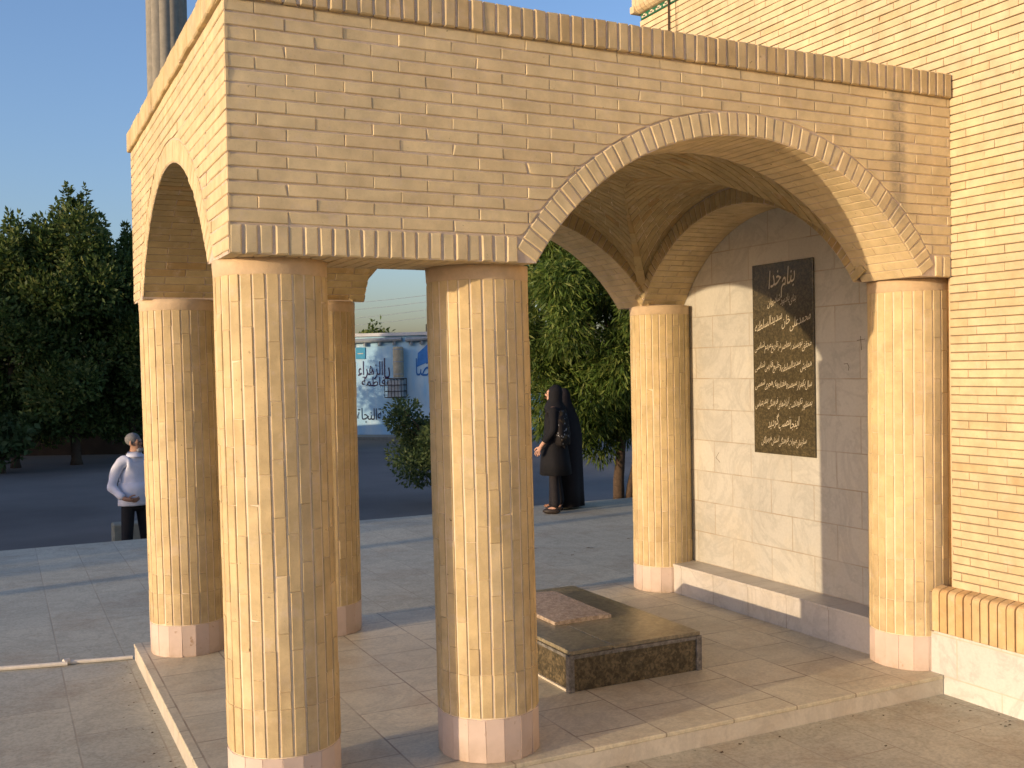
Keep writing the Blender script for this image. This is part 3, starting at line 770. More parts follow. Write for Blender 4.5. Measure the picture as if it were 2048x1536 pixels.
# fluted concrete shaft behind the pavilion
sb=at(357,1100,14.0); sb=Vector((sb.x,sb.y,-.61))
sh=thing('fluted_shaft',sb,'tall grey fluted concrete shaft rising behind the pavilion roof corner','monument')
w=MB(); w.lathe([(.262,-.61),(.255,2),(.25,5),(.243,10.5)],(sb.x,sb.y),96,0,lobes=12,amp=.07); w.build('shaft',[M_CONC],sh)
w=MB(); w.lathe([(.30,10.5),(.40,10.65),(.40,10.9),(.05,11.2)],(sb.x,sb.y),24); w.build('cap',[M_CONC],sh)
w=MB(); w.lathe([(.48,-.609),(.48,-.40),(.36,-.38),(.33,-.25),(.28,-.24)],(sb.x,sb.y),24); w.build('pedestal',[M_CONC],sh)

# pale block behind the man
a=at(226,1045,11.3); b=at(285,1045,11.3)
w=MB(); m=(a+b)/2; dx=(b-a).length/2; w.box((m.x-dx,m.y-.12,-.609),(m.x+dx,m.y+.12,a.z+.0),0,.015)
tag(w.build('concrete_block',M_PALE,base=(m.x,m.y,-.61)),'low pale concrete block standing on the asphalt behind the man in white','block')
# white post far off
q=at(1165,905,25.5); w=MB(); w.tube([(q.x,q.y,-.61),(q.x,q.y,-.25)],.035,8); w.box((q.x-.05,q.y-.05,-.25),(q.x+.05,q.y+.05,-.22))
tag(w.build('white_post',M_WHITEP,base=(q.x,q.y,-.61)),'short white post standing in the car park beneath the willow-leaved tree','post')

# ================================================================== foliage
def leaves(points,dirs,length,width,rng,name,mat,parent,curl=.25):
    n=len(points); d=dirs/np.linalg.norm(dirs,axis=1,keepdims=True)
    r=rng.normal(size=(n,3)); s=np.cross(d,r); s/=np.linalg.norm(s,axis=1,keepdims=True)+1e-9; up=np.cross(s,d)
    l=(length*rng.uniform(.6,1.3,n))[:,None]; w_=(width*rng.uniform(.7,1.3,n))[:,None]
    v=np.empty((n,4,3)); v[:,0]=points; v[:,1]=points+d*l*.45+s*w_/2+up*l*curl*.2; v[:,2]=points+d*l-up*l*curl*.2; v[:,3]=points+d*l*.45-s*w_/2+up*l*curl*.2
    b=np.array(base_of(parent)); v=((v.reshape(-1,3)-b)*S).astype(np.float32)
    me=bpy.data.meshes.new(name); me.vertices.add(n*4); me.vertices.foreach_set('co',v.ravel())
    me.loops.add(n*4); me.loops.foreach_set('vertex_index',np.arange(n*4,dtype=np.int32)); me.polygons.add(n)
    me.polygons.foreach_set('loop_start',np.arange(0,n*4,4,dtype=np.int32)); me.polygons.foreach_set('loop_total',np.full(n,4,dtype=np.int32))
    me.materials.append(mat); me.update(calc_edges=True)
    o=bpy.data.objects.new(name,me); COL.objects.link(o); o.parent=parent; return o
def clump_pts(clumps,n,rng):
    vol=np.array([c[1][0]*c[1][1]*c[1][2] for c in clumps])**.62; k=rng.choice(len(clumps),n,p=vol/vol.sum())
    c=np.array([x[0] for x in clumps])[k]; r=np.array([x[1] for x in clumps])[k]
    d=rng.normal(size=(n,3)); d/=np.linalg.norm(d,axis=1,keepdims=True); rad=rng.uniform(0,1,n)**.42
    return c+d*r*rad[:,None], d
def tree_limbs(base,trunk_top,clumps,r0,rng):
    w=MB(); base=Vector(base); tt=Vector(trunk_top); mid=(base+tt)/2+Vector((rng.uniform(-.08,.08),rng.uniform(-.08,.08),0))
    w.tube([base-Vector((0,0,.02)),base+Vector((0,0,.15)),mid,tt],[r0*1.35,r0,r0*.85,r0*.65],9)
    for c,r in clumps[::max(1,len(clumps)//9)]:
        c=Vector(c); m_=(tt+c)/2+Vector((0,0,.12)); w.tube([mid*.4+tt*.6,m_,c],[r0*.5,r0*.28,r0*.08],6)
    return w
def conifer_like(name,base,h,wd,label,group,seed,mat,n=14000,leaf=.13,low=.9):
    rng=np.random.default_rng(seed); b=Vector(base); t=thing(name,base,label,'tree',group); cl=[]
    # dense rounded body topped with pointed shoots
    for i in range(60):
        f=rng.uniform(0,1)**.9; z=b.z+low+(h-low-1.05)*f; rr=wd/2*(1-.62*f**2)*rng.uniform(.25,1); a=rng.uniform(0,6.28)
        s=wd*.15*rng.uniform(.6,1.35); cl.append(((b.x+rr*math.cos(a),b.y+rr*math.sin(a),z),(s,s,s*1.15)))
    for i in range(9):
        lat,tp=((0,0),(.10,-.08),(-.10,-.42),(.22,-.75),(-.24,-.8))[i] if i<5 else (rng.uniform(-.4,.4),-rng.uniform(1.0,2.0))
        dp=0 if i<5 else rng.uniform(-.35,.35)*wd; sx_,sy_=b.x+CR.x*lat*wd+_fw.x*dp,b.y+CR.y*lat*wd+_fw.y*dp; top=b.z+h+tp
        for k in range(5): cl.append(((sx_+rng.uniform(-.05,.05),sy_+rng.uniform(-.05,.05),top-.10-.2*k),(.06+.06*k,.06+.06*k,.16)))
    tree_limbs(b,(b.x,b.y,b.z+h*.55),cl,wd*.035,rng).build('trunk',M_BARK,t,smooth=True)
    P,d=clump_pts(cl,n,rng); leaves(P,d+np.array((0,0,.5))+rng.normal(size=P.shape)*.6,leaf,leaf*.5,rng,'crown',mat,t)
    return t
def copy_thing(o,base,label,rot=0,sc=1.0):
    r=o.copy(); COL.objects.link(r); r.location=Vector(base)*S; r.rotation_euler=(0,0,rot); r.scale=(sc,sc,sc); r['label']=label; r['_b']=list(base)
    for ch in o.children:
        c=ch.copy(); COL.objects.link(c); c.parent=r
    return r
GZ=-.61
def gp(u,d): q=at(u,800,d); return (q.x,q.y,GZ)
T1=conifer_like('boundary_tree',gp(150,24.4),6.6,3.3,'tallest dark tree with pointed shoots standing in front of the brown wall','trees along the boundary wall',1,M_LEAFD,n=40000)
T2=conifer_like('boundary_tree',gp(28,23.8),5.9,2.7,'dark tree at the left end of the boundary wall, shorter than the tallest','trees along the boundary wall',2,M_LEAFD,n=30000)
copy_thing(T2,gp(262,25.0),'dark tree half hidden by the pavilion at the right end of the boundary trees',1.9,.97)
copy_thing(T1,gp(-95,24.6),'dark tree beyond the left edge of the picture by the boundary wall',2.2,.85)
# willow-leaved tree by the plaza edge
rng=np.random.default_rng(5); tb=at(1240,1010,12.75); tb=Vector((tb.x,tb.y,GZ))
wt=thing('willow_leaved_tree',tb,'bright green narrow-leaved tree just beyond the plaza edge behind the women','tree')
cl=[]
for i in range(64):
    a=rng.uniform(0,6.28); rr=1.5*rng.uniform(.1,1)**.6; z=rng.uniform(.75,4.1); f=1-abs(z-2.2)/2.6
    x=tb.x+rr*f*math.cos(a)+.05; y=tb.y+.25+rr*f*math.sin(a)
    s=.34*rng.uniform(.7,1.25); cl.append(((x,y,z),(s,s,s*1.2)))
for u,v in ((1100,560),(1110,690),(1095,800),(1150,860),(1200,880),(1180,760),(1230,700),(1140,620),(1200,590),(1085,740),(1255,820),(1100,840)):
    q=at(u,v,12.4+rng.uniform(-.3,.5)); cl.append(((q.x,q.y,q.z),(.26,.26,.30)))
for u,v in ((1120,520),(1160,560),(1090,600),(1200,660),(1230,600),(1150,700),(1210,780),(1240,840),(1080,500),(1130,780)):
    q=at(u,v,13.0+rng.uniform(-.2,.5)); cl.append(((q.x,q.y,q.z),(.32,.32,.34)))
w=MB(); p0=at(1238,1010,12.7); p0.z=GZ; p1=at(1237,960,12.7); p2=at(1242,900,12.72); p3=at(1236,820,12.8); p4=at(1220,640,12.9)
w.tube([p0,p1,p2,p3,p4],[.085,.068,.055,.05,.03],9)
q0=p0+Vector((.05,-.02,0)); q1=at(1262,970,12.7); q2=at(1278,900,12.8); w.tube([q0,q1,q2,at(1290,760,12.9)],[.06,.05,.045,.02],8)
for c,r in cl[::4]: w.tube([p3,(p3+Vector(c))/2+Vector((0,0,.15)),c],[.03,.016,.005],5)
w.build('trunk',M_BARK,wt,smooth=True)
P,d=clump_pts(cl,80000,rng); leaves(P,d*.8+np.array((0,0,-.75))+rng.normal(size=P.shape)*.55,.112,.021,rng,'crown',M_LEAFR,wt)
# bushes
def bush(name,base,w_,h,label,seed,n=6000,leaf=.07):
    rng=np.random.default_rng(seed); b=Vector(base); t=thing(name,base,label,'bush'); cl=[]
    for i in range(24):
        a=rng.uniform(0,6.28); rr=w_/2*rng.uniform(.1,1)**.6*.85; z=b.z+h*rng.uniform(.22,.88); s=w_*.13*rng.uniform(.7,1.4); cl.append(((b.x+rr*math.cos(a),b.y+rr*math.sin(a),z),(s,s,s)))
    for i in range(10):
        a=rng.uniform(0,6.28); cl.append(((b.x+w_*.35*math.cos(a),b.y+w_*.35*math.sin(a),b.z+h*.9),(.06,.06,h*.1)))
    tree_limbs(b,(b.x,b.y,b.z+h*.3),cl,.05,rng).build('stem',M_BARK,t,smooth=True)
    P,d=clump_pts(cl,n,rng); leaves(P,d+rng.normal(size=P.shape)*.7,leaf,leaf*.5,rng,'foliage',M_LEAFB,t); return t
bush('round_bush',gp(892,16.2),2.05,1.62,'round dark bush in the car park in front of the blue mural',8,n=11000)
bush('small_bush',gp(2,22.5),1.25,1.25,'small broad-leaved bush at the left edge in front of the brown wall',9,n=1100,leaf=.2)
ft=conifer_like('distant_tree',gp(752,52),4.7,3.4,'small leafy tree showing above the flat roof of the blue building','',12,M_LEAFR,n=6000,leaf=.26,low=.8)

# ================================================================== background walls
a=at(-420,812,27.4); b=at(700,812,27.4); zt=at(100,811,27.4).z
def slab_between(mb,a,b,z0,z1,th,m=0):
    a=Vector((a.x,a.y,0)); b=Vector((b.x,b.y,0)); d=(b-a).normalized(); n=Vector((-d.y,d.x,0))*th
    vs=[(*(p.xy),z) for z in(z0,z1) for p in(a,b,b+n,a+n)]
    mb.mesh(vs,[(0,3,2,1),(4,5,6,7),(0,1,5,4),(1,2,6,5),(2,3,7,6),(3,0,4,7)],m)
w=MB(); slab_between(w,a,b,GZ,zt,.2); 
bwal=w.build('boundary_wall',M_DARKWALL,base=(a.x,a.y,GZ)); tag(bwal,'low dark brown boundary wall at the back of the car park','wall')
w=MB(); slab_between(w,a+Vector((0,-.03,0)),b+Vector((0,-.03,0)),zt+.001,zt+.07,.26); w.build('wall_cap',[M_DARKWALL],bwal)
a=at(30,800,33); b=at(128,800,33); w=MB(); slab_between(w,a,b,GZ,at(80,778,33).z,2.5); slab_between(w,at(112,800,32.9),b+Vector((.05,-.1,0)),GZ,at(80,785,33).z,.05,1)
tag(w.build('white_house',[M_WHITEWALL,M_SIGNB],base=(a.x,a.y,GZ)),'pale house wall glimpsed under the trees over the brown wall','house')

# blue mural building
DM=32.3
ma=at(560,700,DM+.9); mb_=at(1010,700,DM-.9); zt=at(780,672,DM).z
d_=Vector((mb_.x-ma.x,mb_.y-ma.y,0)).normalized(); nrm=Vector((d_.y,-d_.x,0))
mural=thing('mural_building',((ma.x+mb_.x)/2,(ma.y+mb_.y)/2,GZ),'flat roofed pale blue building with painted Persian lettering','building')
w=MB(); slab_between(w,ma,mb_,GZ,zt,5.0); w.build('wall',[M_BLUEW],mural)
def onwall(u,v,off=0.0):
    r=_fw+CR*((u-1024)/FPX)-CU*((v-768)/FPX); a=Vector((ma.x,ma.y,0)); k=((a-CP).dot(nrm))/r.dot(nrm); return CP+r*k+nrm*off
w=MB(); c0,c1=onwall(550,668,.0),onwall(1020,664,.0); slab_between(w,c0+nrm*.10,c1+nrm*.10,zt,zt+.10,.5); w.build('parapet',[M_WHITEWALL],mural)
for u0,u1,v in ((690,806,681),(814,900,677)):
    w=MB(); p0,p1=onwall(u0,v+3,.10),onwall(u1,v-3,.10); w.tube([p0,p1],.07,8)
    for k in range(4):
        q=p0.lerp(p1,(k+.5)/4); w.box((q.x-.03,q.y-.03,q.z-.17),(q.x+.03,q.y+.12,q.z))
    w.build('roof_pipe',[M_GREYMET],mural)
w=MB(); q=[onwall(u,v,.03) for u,v in((712,718),(731,718),(731,695),(712,695))]; w.brick(q,nrm,.05,.005); sg=w.build('sign_plate',[M_SIGNB],mural)
w=MB(); q=[onwall(u,v,.034) for u,v in((716,708),(727,708),(727,706.5),(716,706.5))]; w.face(q); w.build('sign_line',[M_CREAM],sg)
w=MB(); q=[onwall(u,v,.012) for u,v in((834,734),(836,706),(860,684),(890,690),(890,734),(852,726))]; w.face(q); w.build('painted_shape',[M_BLUED],mural)
e1=(onwall(801,700)-onwall(800,700)); e2=(onwall(800,699)-onwall(800,700))
def mtext(line,u,v,wpx,hpx,mat,tilt=0,st=1.0):
    w=MB(); o=onwall(u,v,.014); text_line(w,line,lambda x,y:o+e1*x+e2*y,wpx,0,0,hpx,tilt=tilt,shear=0,stretch=st); w.build('lettering',[mat],mural)
mtext('الزهراء',741,746,50,90,M_TXTBR,0,1.9); mtext('یا',774,752,12,60,M_TXTBR,0,2.2); mtext('فاطمة',747,768,48,60,M_TXTBR,0,1.3)
mtext('سفینة النجاة',758,836,88,60,M_TXTBK,0,1.7); mtext('رضا',850,746,36,60,M_TXTBL,0,1.9)
w=MB(); a_=onwall(540,800); b_=onwall(1040,800); slab_between(w,a_+nrm*1.1,b_+nrm*1.1,GZ,GZ+.09,1.08); tag(w.build('pavement',M_CONC),kind='structure')
# roof aerials
w=MB(); 
for u,v1 in((840,647),(843,650),(849,642)):
    q=onwall(u,664,-.6); q2=onwall(u,v1,-.6); w.tube([Vector((q.x,q.y,zt-.05)),q2],.018,5)
w.build('roof_rods',[M_CABLE],mural)
# duct and caged cooler
dc=onwall(803,755,.26); top=onwall(803,694,.26); du=thing('vent_duct',(dc.x,dc.y,dc.z),'wide grey vertical duct fixed on the blue wall above the caged cooler','duct')
w=MB(); w.lathe([(.165,dc.z),(.165,top.z-.05),(.15,top.z),(.02,top.z+.01)],(dc.x,dc.y),24); w.build('pipe',[M_TANK],du,smooth=False)
for f in(.1,.5,.9):
    w=MB(); w.lathe([(.172,dc.z+(top.z-dc.z)*f),(.172,dc.z+(top.z-dc.z)*f+.03)],(dc.x,dc.y),24); w.build('band',[M_GREYMET],du)
cb=onwall(798,794,.28); ct=onwall(798,757,.28); co_=thing('caged_cooler',(cb.x,cb.y,cb.z),'white air cooler in a dark bar cage hung on the blue wall','air cooler')
def obox(mb,c,z0,z1,hw,hd,m=0):
    q=[c-d_*hw-nrm*hd,c+d_*hw-nrm*hd,c+d_*hw+nrm*hd,c-d_*hw+nrm*hd]; vs=[(p.x,p.y,z) for z in(z0,z1) for p in q]
    mb.mesh(vs,[(0,1,2,3)[::-1],(4,5,6,7),(0,1,5,4),(1,2,6,5),(2,3,7,6),(3,0,4,7)],m)
w=MB(); obox(w,cb,cb.z+.02,ct.z-.05,.20,.17); w.build('cooler_body',[M_WHITEWALL],co_)
w=MB(); zs=[cb.z,cb.z+.19,cb.z+.38,ct.z]; hw,hd=.27,.24
for z in zs:
    for sx,sy,ex,ey in((-1,-1,1,-1),(1,-1,1,1),(1,1,-1,1),(-1,1,-1,-1)): w.tube([cb+d_*sx*hw+nrm*sy*hd+Vector((0,0,z-cb.z)),cb+d_*ex*hw+nrm*ey*hd+Vector((0,0,z-cb.z))],.014,5)
for k in range(6):
    x=-hw+2*hw*k/5
    for sy in(-1,1): w.tube([cb+d_*x+nrm*hd*sy,cb+d_*x+nrm*hd*sy+Vector((0,0,ct.z-cb.z))],.011,5)
w.build('cage',[M_RUST],co_)
# overhead wires
for i,(v0,v1) in enumerate(((607,592),(621,605),(638,621),(652,636))):
    a=at(705,v0,52); b=at(850,v1,52); dd=b-a; w=MB(); pts=[a+dd*t+Vector((0,0,.9*((t-.5)/3)**2)) for t in(-4,-2.5,-1.2,0,.5,1,2.2,3.5,5)]; w.tube(pts,.013,4)
    tag(w.build('overhead_wire',M_GREYMET,base=tuple(a)),['topmost of the four overhead wires crossing the sky above the blue building','second overhead wire from the top above the blue building','third overhead wire from the top above the blue building','lowest of the four overhead wires just above the blue building roof'][i],'wire','overhead wires')

# ================================================================== off to the left: what throws the long evening shade
w=MB(); w.box((-15.5,4.15,GZ),(-13.5,13.5,2.05)); 
nh=w.build('neighbour_house',M_TERRA,base=(-14.5,8,GZ)); tag(nh,'single storey rendered house west of the plaza, outside the picture','house')
w=MB(); w.box((-15.7,4.0,2.051),(-13.3,13.7,2.16)); w.build('roof',[M_WHITEWALL],nh)
lp=thing('lamp_post',(-9.5,3.53,-.09),'plain grey lamp post at the west side of the plaza, outside the picture','lamp post')
w=MB(); w.tube([(-9.5,3.53,-.09),(-9.5,3.53,2.6)],[.10,.07],10); w.build('post',[M_GREYMET],lp)
w=MB(); w.lathe([(.04,2.6),(.14,2.65),(.16,2.8),(.04,2.95)],(-9.5,3.53),14); w.build('lamp_head',[M_WHITEP],lp)
ST=conifer_like('street_tree',(-14.2,15.2,GZ),5.9,3.6,'leafy tree in the row west of the car park, outside the picture','street trees west of the car park',21,M_LEAFD,n=16000,leaf=.2,low=.5)
for i,(x,y,s,r) in enumerate(((-13.6,17.9,1.0,1),(-14.4,20.2,1.04,2.2),(-13.7,26.1,.98,3.3),(-14.1,28.4,1.05,4.2),(-13.8,30.2,1.0,5.4),(-14.3,33.2,1.0,.6),(-14,36.4,1.0,2.9))):
    copy_thing(ST,(x,y,GZ),ST['label'],r,s)
w=MB(); w.box((-15.9,13.8,GZ),(-15.6,40,2.45)); tag(w.build('added_shade_wall',M_TERRA,base=(-15.75,26,GZ)),'long unseen wall added behind the row of street trees to shade the car park','wall')  # added unseen wall, stops low sun passing under the tree crowns
S2=conifer_like('plaza_tree',(-14.2,3.75,-.09),2.3,1.0,'small tree at the corner of the neighbouring house, outside the picture','',22,M_LEAFD,n=2500,leaf=.13,low=.2)

# ================================================================== people (built in metres)
def skin_mesh(nodes,edges,sub=2):
    names=list(nodes); me=bpy.data.meshes.new('sk'); me.from_pydata([nodes[k][:3] for k in names],[(names.index(a),names.index(b)) for a,b in edges],[])
    ob=bpy.data.objects.new('sk',me); COL.objects.link(ob); ob.modifiers.new('s','SKIN')
    for i,k in enumerate(names):
        r=nodes[k][3:]; sv=me.skin_vertices[0].data[i]; sv.radius=(r[0],r[1] if len(r)>1 else r[0]); sv.use_root=(i==0)
    if sub: mm=ob.modifiers.new('u','SUBSURF'); mm.levels=sub; mm.render_levels=sub
    bpy.context.view_layer.update(); dg=bpy.context.evaluated_depsgraph_get(); r=bpy.data.meshes.new_from_object(ob.evaluated_get(dg))
    bpy.data.objects.remove(ob); return r
def add_part(name,me,mat,parent):
    me.materials.clear(); me.materials.append(mat); me.polygons.foreach_set('use_smooth',[True]*len(me.polygons)); me.polygons.foreach_set('material_index',[0]*len(me.polygons))
    o=bpy.data.objects.new(name,me); COL.objects.link(o); o.parent=parent; return o
def loft(rings,n=28,fold=0.,nf=9,cap=True):
    """rings: (cx,cy,z,rx,ry)"""
    vs=[];fs=[]
    for i,(cx,cy,z,rx,ry) in enumerate(rings):
        for k in range(n):
            t=2*math.pi*k/n; q=1+fold*(i/len(rings))*math.sin(nf*t+i*.25); vs.append((cx+rx*q*math.cos(t),cy+ry*q*math.sin(t),z))
    for i in range(len(rings)-1):
        for k in range(n): fs.append((i*n+k,(i+1)*n+k,(i+1)*n+(k+1)%n,i*n+(k+1)%n))
    if cap: fs.append(tuple(range(n))); fs.append(tuple(range((len(rings)-1)*n,len(rings)*n))[::-1])
    me=bpy.data.meshes.new('loft'); me.from_pydata(vs,[],fs); me.update(); return me
def ball(c,r,n=14):
    vs=[];fs=[]; m=n//2
    for i in range(m+1):
        p=math.pi*i/m
        for k in range(n):
            t=2*math.pi*k/n; vs.append((c[0]+r[0]*math.sin(p)*math.cos(t),c[1]+r[1]*math.sin(p)*math.sin(t),c[2]+r[2]*math.cos(p)))
    for i in range(m):
        for k in range(n): fs.append((i*n+k,(i+1)*n+k,(i+1)*n+(k+1)%n,i*n+(k+1)%n))
    me=bpy.data.meshes.new('ball'); me.from_pydata(vs,[],fs); me.update(); return me
def add_hand(nodes,edges,wrist,dirv,palm_n,side,tag_):
    """palm and five fingers leaving the wrist node"""
    w_=Vector(nodes[wrist][:3]); d=Vector(dirv).normalized(); n=Vector(palm_n); n=(n-d*n.dot(d)).normalized(); s=d.cross(n)*side
    pc=w_+d*.05; nodes[tag_+'palm']=(*pc,.026,.018); edges.append((wrist,tag_+'palm'))
    for i,(o,l) in enumerate(((-.028,.066),(-.010,.076),(.010,.072),(.027,.056))):
        k0=w_+d*.088+s*o; k1=k0+d*l*.5+n*.012; k2=k1+d*l*.32+n*.03
        a=f'{tag_}f{i}'; nodes[a+'a']=(*k0,.0095); nodes[a+'b']=(*k1,.0085); nodes[a+'c']=(*k2,.0075); edges+= [(tag_+'palm',a+'a'),(a+'a',a+'b'),(a+'b',a+'c')]
    t0=w_+d*.045-s*.038+n*.01; t1=t0+d*.032-s*.012+n*.016; t2=t1+d*.026+n*.012
    nodes[tag_+'t0']=(*t0,.011); nodes[tag_+'t1']=(*t1,.0095); nodes[tag_+'t2']=(*t2,.008); edges+=[(tag_+'palm',tag_+'t0'),(tag_+'t0',tag_+'t1'),(tag_+'t1',tag_+'t2')]
def body(h,arms,legs,turn):
    """h height; front is -Y; arms: {side:(elbow,wrist,handdir,palmn)}; legs: {side:(knee,ankle,toe)}; turn = head yaw"""
    k=h/1.72; N={}; Ed=[]
    N['pelvis']=(0,0,.95*k,.145*k,.11*k); N['waist']=(0,-.01,1.08*k,.14*k,.115*k); N['chest']=(0,0,1.28*k,.155*k,.11*k); N['shoul']=(0,.01,1.41*k,.11*k,.075*k); N['neck']=(0,0,1.49*k,.052*k,.052*k)
    c,s=math.cos(turn),math.sin(turn); R=lambda x,y:(x*c-y*s,x*s+y*c)
    def hd(x,y,z,*r): 
        a,b=R(x,y); return (a,b-.015,z*k,*[q*k for q in r])
    N['jaw']=hd(0,-.022,1.545,.052,.056); N['head']=hd(0,-.005,1.62,.072,.082); N['crown']=hd(0,.008,1.675,.055,.062)
    N['nose']=hd(0,-.098,1.602,.013); N['chin']=hd(0,-.068,1.532,.022); 
    Ed+=[('pelvis','waist'),('waist','chest'),('chest','shoul'),('shoul','neck'),('neck','jaw'),('jaw','head'),('head','crown'),('head','nose'),('jaw','chin')]
    for sd,(el,wr,hdv,pn) in arms.items():
        x=-1 if sd=='r' else 1
        N[sd+'sh']=(x*.185*k,.01,1.395*k,.055*k); N[sd+'el']=(*[q*k for q in el],.043*k); N[sd+'wr']=(*[q*k for q in wr],.028*k); Ed+=[('shoul',sd+'sh'),(sd+'sh',sd+'el'),(sd+'el',sd+'wr')]
        add_hand(N,Ed,sd+'wr',hdv,pn,x,sd)
    for sd,(kn,an,toe) in legs.items():
        x=-1 if sd=='r' else 1
        N[sd+'hip']=(x*.09*k,0,.87*k,.088*k); N[sd+'kn']=(*[q*k for q in kn],.055*k); N[sd+'an']=(*[q*k for q in an],.038*k); N[sd+'toe']=(*[q*k for q in toe],.03*k,.03*k)
        Ed+=[('pelvis',sd+'hip'),(sd+'hip',sd+'kn'),(sd+'kn',sd+'an'),(sd+'an',sd+'toe')]
    return N,Ed,k,R
def sub_skin(N,Ed,keys,grow,extra=None):
    nn={a:(*N[a][:3],*[r*grow.get(a,grow['*'])+0.0 for r in N[a][3:]]) for a in keys}
    if extra: nn.update(extra[0])
    ee=[e for e in Ed if e[0] in nn and e[1] in nn]+(extra[1] if extra else [])
    return skin_mesh(nn,ee,2)
def face_bits(par,R,k,skin,turn,y0=-.015,ears=True):
    for x in(-.031,.031):
        a,b=R(x,-.083); add_part('eye',ball((a,b+y0,1.628*k),(.012,.012,.008)),M_EYE,par)
    a,b=R(0,-.088); add_part('mouth',ball((a,b+y0,1.560*k),(.022,.010,.006)),plain('lips',(.30,.12,.09)),par)
    for x in(-.078,.078) if ears else ():
        a,b=R(x,.005); add_part('ear',ball((a,b+y0,1.612*k),(.012,.018,.032)),skin,par)
def person(px,depth,vfeet_z,yaw,label):
    q=at(px,1000,depth); t=bpy.data.objects.new('person',None); COL.objects.link(t); t.empty_display_size=.1
    t.location=Vector((q.x,q.y,vfeet_z))*S; t.rotation_euler=(0,0,yaw); return tag(t,label,'person')

def facing(dx,dy): return math.atan2(dy,dx)+math.pi/2      # local -Y is the front
# man in white shirt
mn=person(270,10.5,GZ,facing(.40,-.92),'grey bearded person in white shirt and black trousers standing half behind the back corner column')
arms={'r':((-.285,.03,1.12),(-.215,-.17,.985),(.75,-.55,-.15),(.3,.6,.5)),'l':((.27,.05,1.12),(.24,-.10,.92),(-.05,-.3,-.9),(-.9,0,0))}
legs={'r':((-.12,-.02,.49),(-.14,.04,.08),(-.16,-.12,.035)),'l':((.13,.0,.49),(.16,.03,.08),(.18,-.13,.035))}
N,Ed,k,R=body(1.72,arms,legs,.55)
NB_={a:((*b[:3],*[r*.62 for r in b[3:]]) if a in('rhip','lhip','rkn','lkn','pelvis','waist','chest') else b) for a,b in N.items()}
add_part('body',skin_mesh(NB_,Ed,2),M_SKIN,mn)
for a,wd in (('waist',.172),('pelvis',.165),('chest',.178)): pass
shirt=sub_skin(N,Ed,['pelvis','waist','chest','shoul','rsh','rel','lsh','lel'],{'*':1.28,'waist':1.42,'pelvis':1.30,'chest':1.2,'shoul':1.12},({'rcu':(-.218,-.155,1.0,.042),'lcu':(.243,-.085,.945,.042)},[('rel','rcu'),('lel','lcu')]))
for v in shirt.vertices:
    x,y,z=v.co; f=.007*math.sin(26*z+9*x+4*math.sin(7*y))+.005*math.sin(41*x-17*z+11*y); v.co+=v.normal*f
so_=add_part('shirt',shirt,M_SHIRT,mn)
add_part('shirt_tail',loft([(0,-.008,1.16,.185,.160),(0,-.012,1.08,.196,.168),(0,-.010,1.0,.198,.166),(0,-.008,.92,.200,.163),(0,-.008,.895,.201,.163)],28,.03,9),M_SHIRT,so_)
add_part('collar',loft([(0,0,1.40,.135,.105),(0,0,1.445,.100,.088),(0,-.008,1.515,.068,.070),(0,-.010,1.475,.092,.095),(0,-.012,1.455,.105,.108)],24,cap=False),M_SHIRT,so_)
ex={'rcuf':(-.145,.04,.07,.075,.085),'lcuf':(.165,.03,.07,.075,.085)}
add_part('trousers',sub_skin(N,Ed,['pelvis','rhip','rkn','lhip','lkn'],{'*':1.2,'pelvis':.85,'rhip':.98,'lhip':.98},(ex,[('rkn','rcuf'),('lkn','lcuf')])),M_TROUS,mn)
a,b=R(0,.022); add_part('hair',ball((a,b-.015,1.655),(.086,.090,.078)),M_HAIR,mn); a,b=R(0,-.062); add_part('beard',ball((a,b-.015,1.535),(.050,.036,.032)),M_BEARD,mn)
face_bits(mn,R,k,M_SKIN,.55)
for x in(-.15,.17): add_part('shoe',ball((x,-.05,.045),(.05,.14,.05)),M_SHOE,mn)
# woman in black tunic and trousers
zpz=-.09
wm=person(1111,11.22,zpz,facing(-.80,.60),'person in black tunic, trousers and headscarf with a patterned shawl, looking left on the plaza')
hh=1.575
arms={'r':((-.24,.04,1.14),(-.22,-.10,.90),(0,-.25,-.95),(.9,0,0)),'l':((.26,.03,1.13),(.27,-.14,.93),(0,-.45,-.85),(-.9,0,0))}
legs={'r':((-.12,.0,.49),(-.135,.05,.08),(-.14,-.10,.03)),'l':((.12,.0,.49),(.15,.02,.08),(.16,-.13,.03))}
N,Ed,k,R=body(hh,arms,legs,.10)
add_part('body',skin_mesh(N,Ed,2),M_SKINW,wm)
ex={'rcu':(-.222*k,-.075*k,.945*k,.04),'lcu':(.268*k,-.115*k,.965*k,.04)}
tu=sub_skin(N,Ed,['pelvis','waist','chest','shoul','rsh','rel','lsh','lel'],{'*':1.28,'waist':1.3},(ex,[('rel','rcu'),('lel','lcu')]))
tn=add_part('tunic',tu,M_BLACK,wm)
add_part('skirt_of_tunic',loft([(0,0,1.05*k,.17,.14),(0,0,.90*k,.20,.165),(0,.005,.70*k,.215,.185),(0,.01,.52*k,.225,.20)],28,.05,7),M_BLACK,tn)
ex={'rcuf':(-.14*k,.04,.06,.07,.08),'lcuf':(.152*k,.02,.06,.07,.08)}
add_part('trousers',sub_skin(N,Ed,['pelvis','rhip','rkn','lhip','lkn'],{'*':1.22,'pelvis':1.1},(ex,[('rkn','rcuf'),('lkn','lcuf')])),M_BLACK2,wm)
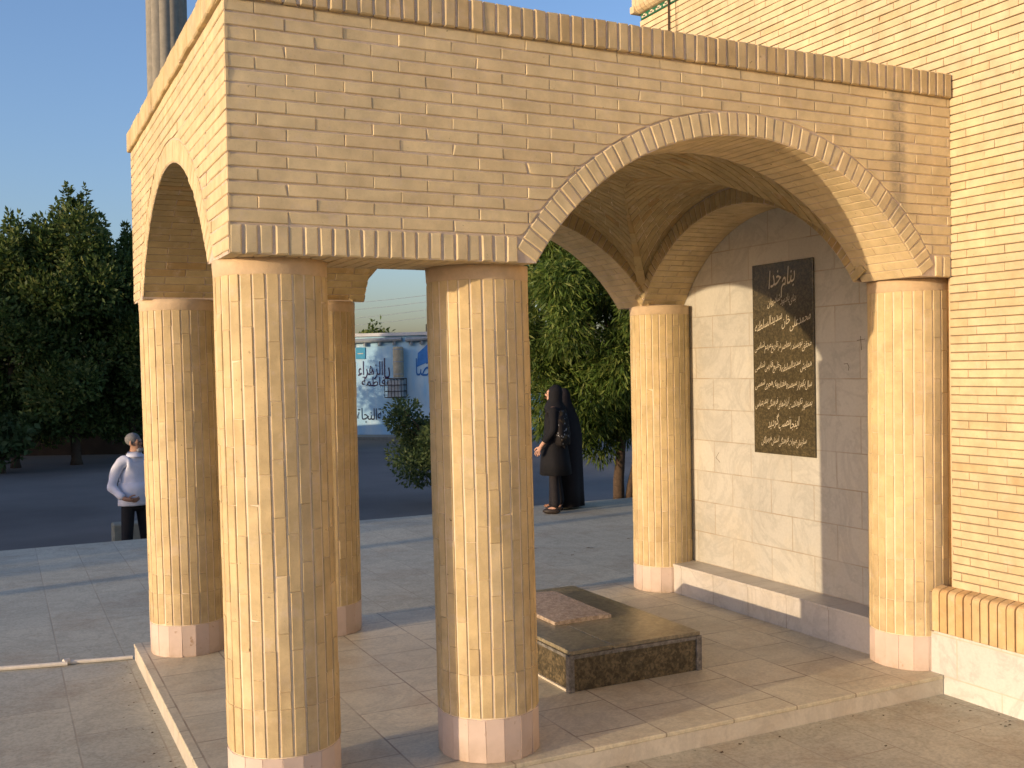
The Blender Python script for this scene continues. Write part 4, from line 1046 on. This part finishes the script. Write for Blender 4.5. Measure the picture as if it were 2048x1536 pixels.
a,b=R(0,.030); sc_=[(a*.2,.02,1.36*k,.19,.13),(a*.5,.012,1.44*k,.150,.135),(a*.8,.008,1.50*k,.100,.100),(a,b-.012,1.56*k,.093,.090),(a,b-.012,1.63*k,.096,.094),(a,b-.006,1.70*k,.075,.075),(a,b,1.738*k,.03,.03)]
add_part('headscarf',loft(sc_,26,.0),M_BLACK,wm)
face_bits(wm,R,k,M_SKINW,.1,ears=False)
add_part('shawl',loft([(0.02,.065,1.40*k,.14,.09),(.03,.085,1.25*k,.19,.10),(.03,.095,1.08*k,.215,.11),(.02,.10,.93*k,.20,.10)],26,.06,6),M_SHAWL,wm)
for x in(-.14,.155): add_part('shoe',ball((x*k,-.03,.035),(.042,.115,.04)),M_SHOE,wm)
# second woman, full-length black chador
w2=person(1127,11.6,zpz,facing(-.55,.83),'person wrapped in a long black chador standing close behind the one with the patterned shawl')
arms={'r':((-.19,-.02,1.13),(-.10,-.14,1.05),(.9,-.2,.1),(0,.5,.5)),'l':((.19,-.02,1.13),(.10,-.14,1.05),(-.9,-.2,.1),(0,.5,.5))}
N,Ed,k,R=body(1.47,arms,legs,0.2)
add_part('body',skin_mesh(N,Ed,2),M_SKINW,w2); face_bits(w2,R,k,M_SKINW,.2,ears=False)
a,b=R(0,.03)
ch=[(.0,.04,.03,.25,.22),(.0,.04,.25,.245,.215),(0,.04,.60,.245,.21),(0,.04,.95,.25,.21),(0,.02,1.15,.24,.185),(0,.005,1.24,.215,.155),(a*.4,.015,1.32,.135,.12),(a,b-.01,1.40,.098,.093),(a,b-.01,1.46,.092,.090),(a,b-.004,1.51,.065,.065),(a,b,1.54,.025,.025)]
me=loft(ch,40,0.0); 
for v in me.vertices:
    if v.co.z<1.1:
        t=math.atan2(v.co.y,v.co.x); f=1+.06*(1.1-v.co.z)*math.sin(8*t+1.5*math.sin(3*t)); v.co.x*=f; v.co.y*=f
add_part('chador',me,M_BLACK2,w2)
for x in(-.14,.155): add_part('sandal',ball((x*k,-.10,.03),(.04,.12,.03)),plain('tan_leather',(.28,.14,.08)),w2)

for o in SC.objects:
    if '_b' in o: del o['_b']
